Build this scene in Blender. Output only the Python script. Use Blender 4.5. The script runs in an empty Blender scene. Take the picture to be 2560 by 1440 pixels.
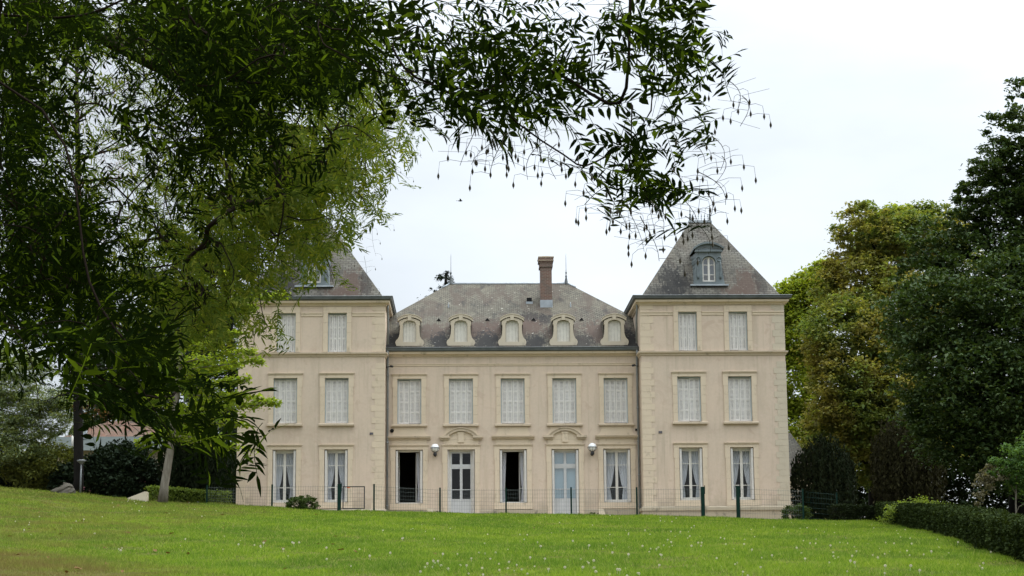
import bpy, math, random
import numpy as np
from mathutils import Vector, Matrix
R = math.radians
rng = np.random.default_rng(7)
random.seed(7)
sc = bpy.context.scene
col = sc.collection

# ---------------------------------------------------------------- camera, sky, sun, exposure
CAMX = -2.18
PITCH, YAW, ROLL = .1756, .0269, .0077
FPX = 4552.3
cam = bpy.data.cameras.new('camera')
cam.sensor_width = 36.0
cam.lens = FPX / 2560 * 36
cam.clip_start, cam.clip_end = .1, 2000
cobj = bpy.data.objects.new('camera', cam)
CM = Matrix.Rotation(-YAW, 3, 'Z') @ Matrix.Rotation(math.pi / 2 + PITCH, 3, 'X') @ Matrix.Rotation(-ROLL, 3, 'Z')
cobj.matrix_world = Matrix.Translation((CAMX, 0, 0)) @ CM.to_4x4()
col.objects.link(cobj)
sc.camera = cobj

SUN_AZ, SUN_EL = 62.0, 46.0          # from straight ahead towards the right, and height
world = bpy.data.worlds.new('World')
sc.world = world
world.use_nodes = True
wn, wl = world.node_tree.nodes, world.node_tree.links
wn.clear()
def wnode(t, **k):
    n = wn.new(t)
    for a, b in k.items(): setattr(n, a, b)
    return n
w_out = wnode('ShaderNodeOutputWorld')
w_bg = wnode('ShaderNodeBackground')
w_bg.inputs['Strength'].default_value = .1
w_sky = wnode('ShaderNodeTexSky', sky_type='NISHITA', sun_disc=False)
w_sky.sun_elevation, w_sky.sun_rotation = R(SUN_EL), R(SUN_AZ)
w_tc = wnode('ShaderNodeTexCoord')
w_sep = wnode('ShaderNodeSeparateXYZ')
wl.new(w_tc.outputs['Generated'], w_sep.inputs[0])
w_alt = wnode('ShaderNodeMapRange')           # an overcast vault is about three times brighter overhead than at the rim
w_alt.inputs['From Min'].default_value, w_alt.inputs['From Max'].default_value = .28, .9
w_alt.inputs['To Min'].default_value, w_alt.inputs['To Max'].default_value = 6.7, 27.0
wl.new(w_sep.outputs['Z'], w_alt.inputs['Value'])
w_map = wnode('ShaderNodeMapping'); w_map.inputs['Scale'].default_value = (1, 1, 2.4)
wl.new(w_tc.outputs['Generated'], w_map.inputs[0])
w_noi = wnode('ShaderNodeTexNoise')
w_noi.inputs['Scale'].default_value = 3.1; w_noi.inputs['Detail'].default_value = 6; w_noi.inputs['Roughness'].default_value = .5
wl.new(w_map.outputs[0], w_noi.inputs['Vector'])
w_nr = wnode('ShaderNodeMapRange')
w_nr.inputs['From Min'].default_value, w_nr.inputs['From Max'].default_value = .3, .7
w_nr.inputs['To Min'].default_value, w_nr.inputs['To Max'].default_value = .84, 1.2
wl.new(w_noi.outputs['Fac'], w_nr.inputs['Value'])
w_dot = wnode('ShaderNodeVectorMath', operation='DOT_PRODUCT')
sv = Vector((math.sin(R(SUN_AZ)) * math.cos(R(SUN_EL)), math.cos(R(SUN_AZ)) * math.cos(R(SUN_EL)), math.sin(R(SUN_EL))))
w_nv = wnode('ShaderNodeVectorMath', operation='NORMALIZE')
wl.new(w_tc.outputs['Generated'], w_nv.inputs[0])
wl.new(w_nv.outputs[0], w_dot.inputs[0]); w_dot.inputs[1].default_value = sv
w_gl = wnode('ShaderNodeMapRange'); w_gl.inputs['From Min'].default_value = .38; w_gl.inputs['To Min'].default_value = 1.0; w_gl.inputs['To Max'].default_value = 2.1
wl.new(w_dot.outputs['Value'], w_gl.inputs['Value'])
w_m1 = wnode('ShaderNodeMath', operation='MULTIPLY'); w_m2 = wnode('ShaderNodeMath', operation='MULTIPLY')
wl.new(w_alt.outputs[0], w_m1.inputs[0]); wl.new(w_nr.outputs[0], w_m1.inputs[1])
wl.new(w_m1.outputs[0], w_m2.inputs[0]); wl.new(w_gl.outputs[0], w_m2.inputs[1])
w_cl = wnode('ShaderNodeVectorMath', operation='SCALE')
w_cl.inputs[0].default_value = (.93, 1.0, 1.07)
wl.new(w_m2.outputs[0], w_cl.inputs['Scale'])
w_mix = wnode('ShaderNodeMix', data_type='RGBA'); w_mix.inputs['Factor'].default_value = .9
wl.new(w_sky.outputs[0], w_mix.inputs['A']); wl.new(w_cl.outputs[0], w_mix.inputs['B'])
wl.new(w_mix.outputs['Result'], w_bg.inputs['Color']); wl.new(w_bg.outputs[0], w_out.inputs[0])

sun = bpy.data.lights.new('sun', 'SUN')
sun.energy, sun.angle, sun.color = 1.5, R(10), (1, .95, .86)
sobj = bpy.data.objects.new('sun', sun)
sobj.rotation_euler = sv.to_track_quat('Z', 'Y').to_euler()
col.objects.link(sobj)
vs = sc.view_settings
vs.view_transform, vs.look, vs.exposure, vs.gamma = 'Standard', 'None', .25, 1
sc.render.film_transparent = False
sc.cycles.max_bounces = 8
sc.cycles.transparent_max_bounces = 12

# ---------------------------------------------------------------- helpers
CMn = np.array(CM)
def at(px, py, Y):
    """World point at depth Y seen at (px, py) of the 2560 wide photograph; used to take sizes and places off it."""
    d = CMn @ np.array([(px - 1280) / FPX, -(py - 720) / FPX, -1.0])
    p = d * Y / d[1]
    return np.array([p[0] + CAMX, p[1], p[2]])

def tag(o, label=None, cat=None, group=None, kind=None):
    for k, v in (('label', label), ('category', cat), ('group', group), ('kind', kind)):
        if v: o[k] = v
    return o
WLD = {}
def empty(name, loc, label, cat, group=None):
    o = bpy.data.objects.new(name, None)
    o.location = loc
    col.objects.link(o); WLD[o] = np.array(loc, float)
    return tag(o, label, cat, group)

def link(name, me, mats, parent=None, loc=(0, 0, 0)):
    for m in (mats if isinstance(mats, (list, tuple)) else [mats]): me.materials.append(m) if m.name not in me.materials else None
    o = bpy.data.objects.new(name, me)
    if parent is not None: o.parent = parent
    o.location = loc
    col.objects.link(o)
    WLD[o] = np.array(loc, float) + (WLD[parent] if parent is not None else 0)
    return o

def np_mesh(name, V, F, smooth=False, uv=None):
    """V (n,3), F (m,k) all faces of k corners."""
    me = bpy.data.meshes.new(name)
    V = np.asarray(V, np.float32); F = np.asarray(F, np.int32)
    m, k = F.shape
    me.vertices.add(len(V)); me.vertices.foreach_set('co', V.ravel())
    me.loops.add(m * k); me.loops.foreach_set('vertex_index', F.ravel())
    me.polygons.add(m); me.polygons.foreach_set('loop_start', np.arange(m, dtype=np.int32) * k)
    if uv is not None:
        l = me.uv_layers.new(name='UVMap'); l.data.foreach_set('uv', np.asarray(uv, np.float32).ravel())
    me.update(calc_edges=True)
    if smooth: me.polygons.foreach_set('use_smooth', np.ones(m, bool))
    return me

class MB:
    def __init__(s): s.v, s.f, s.u, s.sm = [], [], [], []
    def add(s, vs_, fs, uvs=None, smooth=False):
        b = len(s.v); s.v += [tuple(map(float, p)) for p in vs_]
        for i, f in enumerate(fs):
            s.f.append([b + k for k in f]); s.u.append(uvs[i] if uvs else None); s.sm.append(smooth)
        return s
    def box(s, x0, x1, y0, y1, z0, z1):
        v = [(x0, y0, z0), (x1, y0, z0), (x1, y1, z0), (x0, y1, z0), (x0, y0, z1), (x1, y0, z1), (x1, y1, z1), (x0, y1, z1)]
        return s.add(v, [(0, 3, 2, 1), (4, 5, 6, 7), (0, 1, 5, 4), (1, 2, 6, 5), (2, 3, 7, 6), (3, 0, 4, 7)])
    def quad(s, *p, uv=None): return s.add(p, [tuple(range(len(p)))], [uv] if uv else None)
    def prism(s, prof, y0, y1):
        """a profile [(x, z)] run from y0 to y1"""
        n = len(prof)
        v = [(x, y0, z) for x, z in prof] + [(x, y1, z) for x, z in prof]
        return s.add(v, [tuple(range(n)), tuple(range(2 * n - 1, n - 1, -1))] + [(i, i + n, (i + 1) % n + n, (i + 1) % n) for i in range(n)])
    def bar(s, prof, x0, x1):
        """a profile [(y, z)] run along x"""
        n = len(prof)
        v = [(x0, y, z) for y, z in prof] + [(x1, y, z) for y, z in prof]
        return s.add(v, [tuple(range(n - 1, -1, -1)), tuple(range(n, 2 * n))] + [(i, (i + 1) % n, (i + 1) % n + n, i + n) for i in range(n)])
    def run(s, prof, path):
        """a profile [(out, z)] swept along a plan path [(x, y)] with mitred corners; out is to the right of the path"""
        P = [np.array(p, float) for p in path]; N = len(P); rings = []
        for i in range(N):
            a = (P[i] - P[i - 1]) if i else None; b = (P[i + 1] - P[i]) if i < N - 1 else None
            na = np.array([a[1], -a[0]]) / np.linalg.norm(a) if a is not None else None
            nb = np.array([b[1], -b[0]]) / np.linalg.norm(b) if b is not None else None
            if na is None: n = nb
            elif nb is None: n = na
            else: n = (na + nb) / (1 + na @ nb)
            rings.append([(P[i][0] + n[0] * o, P[i][1] + n[1] * o, z) for o, z in prof])
        k = len(prof); v = [q for r in rings for q in r]
        f = [(i * k + j, i * k + (j + 1) % k, (i + 1) * k + (j + 1) % k, (i + 1) * k + j) for i in range(N - 1) for j in range(k)]
        f += [tuple(range(k - 1, -1, -1)), tuple((N - 1) * k + j for j in range(k))]
        return s.add(v, f)
    def tube(s, path, rad, n=6, smooth=True, cap=True):
        P = np.array(path, float); m = len(P)
        rad = [rad] * m if np.isscalar(rad) else rad
        T = np.gradient(P, axis=0) if m > 1 else np.array([[0, 0, 1.]])
        v = []; up = np.array([.31, .17, .93])
        for i in range(m):
            t = T[i] / (np.linalg.norm(T[i]) + 1e-9)
            a = np.cross(t, up); a /= np.linalg.norm(a) + 1e-9; b = np.cross(t, a)
            v += [P[i] + rad[i] * (a * math.cos(2 * math.pi * k / n) + b * math.sin(2 * math.pi * k / n)) for k in range(n)]
        f = [(i * n + k, i * n + (k + 1) % n, (i + 1) * n + (k + 1) % n, (i + 1) * n + k) for i in range(m - 1) for k in range(n)]
        if cap: f += [tuple(range(n - 1, -1, -1)), tuple((m - 1) * n + k for k in range(n))]
        return s.add(v, f, smooth=smooth)
    def lathe(s, prof, c=(0, 0, 0), n=14):
        v = [(c[0] + r * math.cos(2 * math.pi * k / n), c[1] + r * math.sin(2 * math.pi * k / n), c[2] + z) for r, z in prof for k in range(n)]
        m = len(prof)
        f = [(i * n + k, i * n + (k + 1) % n, (i + 1) * n + (k + 1) % n, (i + 1) * n + k) for i in range(m - 1) for k in range(n)]
        return s.add(v, f, smooth=True)
    def mesh(s, name, off=(0, 0, 0)):
        me = bpy.data.meshes.new(name)
        o = np.array(off, float)
        me.from_pydata([tuple(np.array(p) - o) for p in s.v], [], s.f)
        if any(s.u):
            l = me.uv_layers.new(name='UVMap')
            for p, uv in zip(me.polygons, s.u):
                if uv:
                    for li, c in zip(p.loop_indices, uv): l.data[li].uv = c
        if any(s.sm): me.polygons.foreach_set('use_smooth', s.sm)
        me.update()
        return me
    def build(s, name, mat, parent=None, world=True, loc=(0, 0, 0)):
        """world: the corners are world coordinates; else they are the new object's own"""
        off = WLD[parent] if (world and parent is not None) else (0, 0, 0)
        return link(name, s.mesh(name, off), mat, parent, loc)

# ---------------------------------------------------------------- materials
class NT:
    def __init__(s, name):
        s.m = bpy.data.materials.new(name); s.m.use_nodes = True
        s.t = s.m.node_tree; s.n = s.t.nodes; s.b = s.n['Principled BSDF']; s.out = s.n['Material Output']
        s.tc = None
    def new(s, t, **k):
        n = s.n.new(t)
        for a, b in k.items(): setattr(n, a, b)
        return n
    def link(s, a, b): s.t.links.new(a, b)
    def co(s, which='Object', scale=None):
        if s.tc is None: s.tc = s.new('ShaderNodeTexCoord')
        o = s.tc.outputs[which]
        if scale:
            mp = s.new('ShaderNodeMapping'); mp.inputs['Scale'].default_value = scale; s.link(o, mp.inputs[0]); o = mp.outputs[0]
        return o
    def noise(s, sc_, det=4, rough=.55, co=None, dist=0):
        n = s.new('ShaderNodeTexNoise'); n.inputs['Scale'].default_value = sc_; n.inputs['Detail'].default_value = det
        n.inputs['Roughness'].default_value = rough; n.inputs['Distortion'].default_value = dist
        s.link(co if co is not None else s.co(), n.inputs['Vector']); return n.outputs['Fac']
    def rng(s, v, a, b, c=0., d=1.):
        n = s.new('ShaderNodeMapRange')
        for k, x in zip(('From Min', 'From Max', 'To Min', 'To Max'), (a, b, c, d)): n.inputs[k].default_value = x
        s.link(v, n.inputs['Value']); return n.outputs[0]
    def mix(s, f, a, b, mode='MIX'):
        n = s.new('ShaderNodeMix', data_type='RGBA', blend_type=mode)
        for k, x in (('Factor', f), ('A', a), ('B', b)):
            if hasattr(x, 'is_linked') or isinstance(x, bpy.types.NodeSocket): s.link(x, n.inputs[k])
            elif k == 'Factor': n.inputs[k].default_value = x
            else: n.inputs[k].default_value = (*x, 1) if len(x) == 3 else x
        return n.outputs['Result']
    def col(s, c): s.link(c, s.b.inputs['Base Color']) if isinstance(c, bpy.types.NodeSocket) else setattr(s.b.inputs['Base Color'], 'default_value', (*c, 1))
    def bump(s, h, st=.3, d=.01):
        n = s.new('ShaderNodeBump'); n.inputs['Strength'].default_value = st; n.inputs['Distance'].default_value = d
        s.link(h, n.inputs['Height']); s.link(n.outputs[0], s.b.inputs['Normal'])
    def rough(s, r, spec=.3): s.b.inputs['Roughness'].default_value = r; s.b.inputs['Specular IOR Level'].default_value = spec; return s

def plain(name, c, rough=.7, var=.18, scale=6., metal=0, spec=.3):
    t = NT(name); t.rough(rough, spec); t.b.inputs['Metallic'].default_value = metal
    f = t.rng(t.noise(scale, 5), .3, .7)
    t.col(t.mix(f, tuple(x * (1 - var) for x in c), tuple(min(1, x * (1 + var)) for x in c)))
    return t.m

def m_stucco():
    t = NT('stucco'); t.rough(.92, .1)
    big = t.rng(t.noise(.55, 6, .6), .32, .68)
    fine = t.rng(t.noise(9, 5, .65), .3, .7)
    streak = t.rng(t.noise(1.0, 5, .6, t.co('Object', (2.2, 2.2, .35))), .52, .78)
    c = t.mix(big, (.555, .442, .34), (.495, .408, .318))
    c = t.mix(fine, c, t.mix(.5, c, (.61, .49, .38)))
    c = t.mix(t.rng(streak, 0, 1, 0, .8), c, (.43, .35, .26))
    pat = t.rng(t.noise(1.7, 4, .6, dist=.6), .60, .68, 0, .55)
    c = t.mix(pat, c, (.455, .345, .265))
    sp = t.new('ShaderNodeSeparateXYZ'); t.link(t.co(), sp.inputs[0])
    damp = t.new('ShaderNodeMath', operation='ADD'); t.link(t.rng(sp.outputs['Z'], .2, 1.9, 1, 0), damp.inputs[0]); t.link(t.rng(t.noise(1.3, 5, .65), .3, .7, -.75, .35), damp.inputs[1])
    c = t.mix(t.rng(damp.outputs[0], .1, .9, 0, .55), c, (.29, .25, .18))
    run = t.noise(1.0, 6, .7, t.co('Object', (5.5, 5.5, .22)))
    c = t.mix(t.rng(run, .53, .72, 0, .6), c, (.385, .32, .24))
    c = t.mix(t.rng(t.noise(3.5, 6, .75), .55, .68, 0, .6), c, (.56, .445, .36))
    c = t.mix(t.rng(t.noise(.9, 6, .7, dist=1.2), .56, .66, 0, .55), c, (.475, .37, .285))
    t.col(c); t.bump(t.noise(40, 4, .7), .35, .012); return t.m

def m_stone(name, a, b, dirt=(.25, .21, .15), dirt_amt=.75, joints=True):
    t = NT(name); t.rough(.88, .15)
    f = t.rng(t.noise(1.6, 6, .62), .3, .7)
    c = t.mix(f, a, b)
    isl = t.new('ShaderNodeNewGeometry').outputs['Random Per Island']
    c = t.mix(t.rng(isl, 0, 1, 0, .35), c, tuple(x * .84 for x in a))
    d = t.rng(t.noise(3.2, 6, .7, t.co('Object', (1, 1, .6))), .56, .75, 0, dirt_amt)
    c = t.mix(d, c, dirt)
    t.col(c); t.bump(t.noise(30, 4, .7), .3, .01); return t.m

def m_slate(name, spots, cw=.2, rh=.105, lichen=1.0, tone=(1, 1, 1)):
    t = NT(name); t.rough(.8, .15)
    uv = t.co('UV')
    br = t.new('ShaderNodeTexBrick'); t.link(uv, br.inputs['Vector'])
    br.inputs['Scale'].default_value = 1; br.inputs['Brick Width'].default_value = cw; br.inputs['Row Height'].default_value = rh
    br.inputs['Mortar Size'].default_value = .014; br.inputs['Mortar Smooth'].default_value = .25; br.inputs['Bias'].default_value = -.1
    br.inputs['Color1'].default_value = (.150, .143, .122, 1); br.inputs['Color2'].default_value = (.080, .076, .066, 1)
    br.inputs['Mortar'].default_value = (.014, .013, .012, 1)
    c = t.mix(1.0, br.outputs['Color'], tone, 'MULTIPLY')
    c = t.mix(t.rng(t.noise(.8, 5, .6, uv), .35, .7), c, t.mix(.6, c, (.135, .12, .088)))
    st = t.noise(1.15, 6, .65, t.co('UV', (1.3, .55, 1)), .4)
    c = t.mix(t.rng(st, .47, .60, 0, .7 * lichen), c, (.072, .054, .042))
    dk = t.noise(1.6, 6, .7, t.co('UV', (1.5, .6, 1)))
    c = t.mix(t.rng(dk, .54, .66, 0, .75), c, (.035, .033, .030))
    for (u, v, ru, rv, colr, amt) in sorted(spots, key=lambda q: -q[4][0]):       # algae and lichen patches, each of its own shape
        mp = t.new('ShaderNodeMapping'); mp.inputs['Location'].default_value = (-u / ru / 1.3, -v / rv / 1.2, 0); mp.inputs['Scale'].default_value = (1 / ru / 1.3, 1 / rv / 1.2, 1)
        t.link(uv, mp.inputs[0])
        ln = t.new('ShaderNodeVectorMath', operation='LENGTH'); t.link(mp.outputs[0], ln.inputs[0])
        ad = t.new('ShaderNodeMath', operation='ADD'); t.link(ln.outputs['Value'], ad.inputs[0])
        t.link(t.rng(t.noise(4.5, 7, .72, t.co('UV', (1.3, .6, 1))), .25, .75, -.75, .75), ad.inputs[1])
        c = t.mix(t.rng(ad.outputs[0], .55, .95, amt, 0), c, colr)
    wh = t.rng(t.noise(6.5, 3, .6, uv), .66, .70, 0, .9 * lichen)
    c = t.mix(wh, c, (.34, .32, .27))
    t.col(c)
    t.bump(br.outputs['Fac'], -.5, .01)
    return t.m

def leafmat(name, cols, trans=.25, rough=.7, vscale=None, spec=.08, tcol=1.5, cols2=None, clump=.5):
    """cols: list of leaf colours spread over the leaves at random; part of the light passes through a leaf"""
    t = NT(name); t.rough(rough, spec)
    isl = t.new('ShaderNodeNewGeometry').outputs['Random Per Island']
    rp = t.new('ShaderNodeValToRGB'); e = rp.color_ramp.elements
    rp.color_ramp.interpolation = 'LINEAR'
    for i, c in enumerate(cols):
        p = i / max(1, len(cols) - 1)
        if i < 2: e[i].position = p if i == 0 else (1 if len(cols) == 2 else p); el = e[i]
        else: el = e.new(p)
        el.color = (*c, 1)
    t.link(isl, rp.inputs['Fac']); c = rp.outputs['Color']
    if cols2:
        r2 = t.new('ShaderNodeValToRGB'); e2 = r2.color_ramp.elements
        e2[0].color = (*cols2[0], 1); e2[1].color = (*cols2[1], 1)
        for k_ in cols2[2:]: e2.new(.5).color = (*k_, 1)
        t.link(isl, r2.inputs['Fac'])
        c = t.mix(t.rng(t.noise(clump, 3, .6), .42, .58), c, r2.outputs['Color'])
    if vscale:
        f = t.rng(t.noise(vscale, 3), .35, .65)
        c = t.mix(f, c, t.mix(1.0, c, (.62, .66, .7), 'MULTIPLY'))
    t.col(c)
    tr = t.new('ShaderNodeBsdfTranslucent')
    t.link(t.mix(1.0, c, (tcol, tcol * .95, tcol * .35), 'MULTIPLY'), tr.inputs['Color'])
    ms = t.new('ShaderNodeMixShader'); ms.inputs[0].default_value = trans
    t.link(t.b.outputs[0], ms.inputs[1]); t.link(tr.outputs[0], ms.inputs[2]); t.link(ms.outputs[0], t.out.inputs[0])
    return t.m

def m_glass(name, refl=.05):
    t = NT(name); t.n.remove(t.b)
    tp = t.new('ShaderNodeBsdfTransparent'); tp.inputs[0].default_value = (.93, .95, .95, 1)
    gl = t.new('ShaderNodeBsdfGlossy'); gl.inputs['Roughness'].default_value = .02
    ms = t.new('ShaderNodeMixShader'); ms.inputs[0].default_value = refl
    t.link(tp.outputs[0], ms.inputs[1]); t.link(gl.outputs[0], ms.inputs[2]); t.link(ms.outputs[0], t.out.inputs[0]); return t.m

M = {}
M['stucco'] = m_stucco()
M['stone'] = m_stone('limestone', (.61, .50, .37), (.555, .46, .34))
M['stone_pale'] = m_stone('pale_limestone', (.53, .46, .35), (.48, .415, .315), dirt_amt=.5)
M['stone_dirty'] = m_stone('weathered_limestone', (.54, .44, .325), (.46, .38, .28), (.17, .145, .11), .8)
M['plinth'] = m_stone('plinth_stone', (.36, .31, .23), (.42, .36, .26), (.075, .075, .062), 1.0)
M['zinc'] = plain('zinc', (.085, .095, .095), .5, .25, 3, 0, .4)
M['zinc_blue'] = plain('zinc_blue_grey', (.125, .148, .152), .5, .25, 2.5, 0, .4)
M['lead'] = plain('pale_zinc_flashing', (.30, .33, .35), .45, .2, 3, 0, .5)
M['white'] = plain('white_paint', (.62, .59, .53), .5, .06, 4)
M['shutter'] = plain('shutter_paint', (.61, .58, .535), .55, .07, 5)
M['shutter_frame'] = plain('grey_metal_frame', (.42, .46, .46), .5, .1, 4)
M['board'] = plain('white_boards', (.58, .55, .48), .7, .1, 5)
M['door'] = plain('pale_grey_door_paint', (.47, .47, .46), .5, .06, 4)
M['pipe'] = plain('grey_pipe', (.19, .20, .20), .5, .2, 3)
M['iron'] = plain('dark_iron', (.03, .03, .032), .5, .2, 8)
M['dark'] = plain('dark_hole', (.008, .008, .008), .9, .1, 5)
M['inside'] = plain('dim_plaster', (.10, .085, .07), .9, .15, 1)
M['fence'] = plain('green_coated_steel', (.007, .026, .019), .6, .2, 6, 0, .08)
M['wire'] = plain('grey_green_wire', (.10, .12, .11), .5, .15, 6)
M['globe'] = plain('opal_glass', (.80, .80, .79), .25, .03, 3, 0, .5)
M['plaque'] = plain('slate_plaque', (.10, .09, .10), .5, .2, 20)
M['glass'] = m_glass('window_glass', .035)
M['glass_sky'] = m_glass('window_glass_mirroring', .17)
M['blind'] = plain('pale_blue_blind', (.26, .36, .41), .7, .05, 2)
M['tan_wall'] = plain('tan_render', (.19, .135, .08), .9, .15, 1.5)
M['cream_wall'] = plain('cream_render', (.40, .34, .25), .9, .1, 1.2)
M['pink_wall'] = plain('pink_render', (.27, .12, .13), .9, .12, 1.2)
M['cut_stone'] = plain('smooth_cut_stone', (.58, .50, .38), .8, .08, 4)
M['rock'] = m_stone('rock', (.075, .066, .05), (.11, .097, .075), (.07, .07, .055), .9)
M['galv'] = plain('galvanised_steel', (.15, .155, .155), .4, .1, 6, 0, .5)
M['orange_tape'] = plain('orange_latch', (.5, .10, .03), .5, .1, 5)
def m_brick():
    t = NT('chimney_brick'); t.rough(.9, .15)
    br = t.new('ShaderNodeTexBrick'); t.link(t.co('UV'), br.inputs['Vector'])
    br.inputs['Scale'].default_value = 1; br.inputs['Brick Width'].default_value = .22; br.inputs['Row Height'].default_value = .07
    br.inputs['Mortar Size'].default_value = .010
    br.inputs['Color1'].default_value = (.165, .09, .07, 1); br.inputs['Color2'].default_value = (.12, .075, .06, 1); br.inputs['Mortar'].default_value = (.23, .19, .15, 1)
    c = t.mix(t.rng(t.noise(2.2, 5), .42, .7, 0, .75), br.outputs['Color'], (.13, .11, .095))
    t.col(c); t.bump(br.outputs['Fac'], -.4, .01); return t.m
M['brick'] = m_brick()
def m_curtain():
    t = NT('voile_curtain'); t.rough(.9, .05); t.col((.68, .68, .71))
    tr = t.new('ShaderNodeBsdfTransparent'); ms = t.new('ShaderNodeMixShader'); ms.inputs[0].default_value = .80
    t.link(tr.outputs[0], ms.inputs[1]); t.link(t.b.outputs[0], ms.inputs[2]); t.link(ms.outputs[0], t.out.inputs[0]); return t.m
M['curtain'] = m_curtain()
def m_bark(name, a, b, sc_=5):
    t = NT(name); t.rough(.95, .1)
    f = t.rng(t.noise(sc_, 6, .7, t.co('Object', (1, 1, .22))), .3, .7)
    t.col(t.mix(f, a, b)); t.bump(f, .6, .03); return t.m
M['bark'] = m_bark('bark', (.06, .048, .035), (.11, .09, .07))
M['bark_dark'] = m_bark('dark_bark', (.007, .0065, .0055), (.014, .012, .010))
M['bark_pale'] = m_bark('pale_lichened_bark', (.11, .09, .07), (.22, .20, .16), 9)
M['twig'] = plain('twig', (.018, .014, .011), .95, .2, 8, 0, .0)

# ---------------------------------------------------------------- ground
_cx = np.array([-120, -60, -40, -21.5, -10.25, -6, -3, 0, 8, 12, 20, 60, 120.])
_cz = np.array([2.6, 2.2, 1.75, 1.10, .36, .18, .09, .02, -.20, -.36, -.46, -.6, -.6])
_pp = [(-900, 1150), (0, 1218), (200, 1234), (340, 1249), (410, 1255), (590, 1263), (850, 1278), (1280, 1286), (1600, 1289), (1760, 1294), (1970, 1301), (2200, 1305), (3000, 1312)]
_cx = np.array([-120] + [at(a, b, 77)[0] for a, b in _pp] + [120]); _cz = np.array([at(a, b, 77)[2] + 1.6 - .074 * 77 for a, b in _pp]); _cz = np.concatenate([_cz[:1], _cz, _cz[-1:]])
def ground(x, y):
    x = np.asarray(x, float); y = np.asarray(y, float)
    yc = np.minimum(y, 77.0)
    c = np.interp(x, _cx, _cz)
    z = -1.6 + .074 * yc + c * np.clip(yc / 77, 0, 1)
    z = z + (.05 * np.sin(x * .33 + 1.3) * np.sin(y * .21) + .03 * np.sin(x * .9 + y * .5)) * np.clip((77 - y) / 15, .15, 1)
    return z
def make_ground():
    xs = np.concatenate([np.linspace(-600, -62, 12), np.linspace(-60, 60, 161), np.linspace(62, 600, 12)])
    ys = np.concatenate([np.linspace(-300, -6, 8), np.linspace(-5, 100, 141), np.linspace(102, 900, 14)])
    X, Y = np.meshgrid(xs, ys)
    Z = ground(X, Y)
    V = np.stack([X, Y, Z], -1).reshape(-1, 3)
    nx, ny = len(xs), len(ys)
    i = np.arange(nx * ny).reshape(ny, nx)
    F = np.stack([i[:-1, :-1], i[:-1, 1:], i[1:, 1:], i[1:, :-1]], -1).reshape(-1, 4)
    t = NT('lawn_soil'); t.rough(1, 0)
    f = t.rng(t.noise(.35, 6, .6), .35, .65)
    c = t.mix(f, (.065, .085, .018), (.10, .085, .032)); c = t.mix(t.rng(t.noise(6, 5, .7), .45, .65), c, (.085, .062, .032))
    t.col(c)
    o = link('lawn', np_mesh('lawn', V, F, True), t.m)
    tag(o, kind='structure')
    # unseen gravel strip along the house foot, added to bounce warm light onto it
    xs = np.linspace(-30, 30, 61); ys = np.linspace(77.9, 82, 6); X, Y = np.meshgrid(xs, ys); V = np.stack([X, Y, ground(X, Y) + .004], -1).reshape(-1, 3)
    i = np.arange(61 * 6).reshape(6, 61); F = np.stack([i[:-1, :-1], i[:-1, 1:], i[1:, 1:], i[1:, :-1]], -1).reshape(-1, 4)
    o = link('path', np_mesh('path', V, F, True), plain('pale_gravel', (.42, .35, .26), .95, .2, 30, 0, .05)); tag(o, kind='structure')
make_ground()

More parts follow.
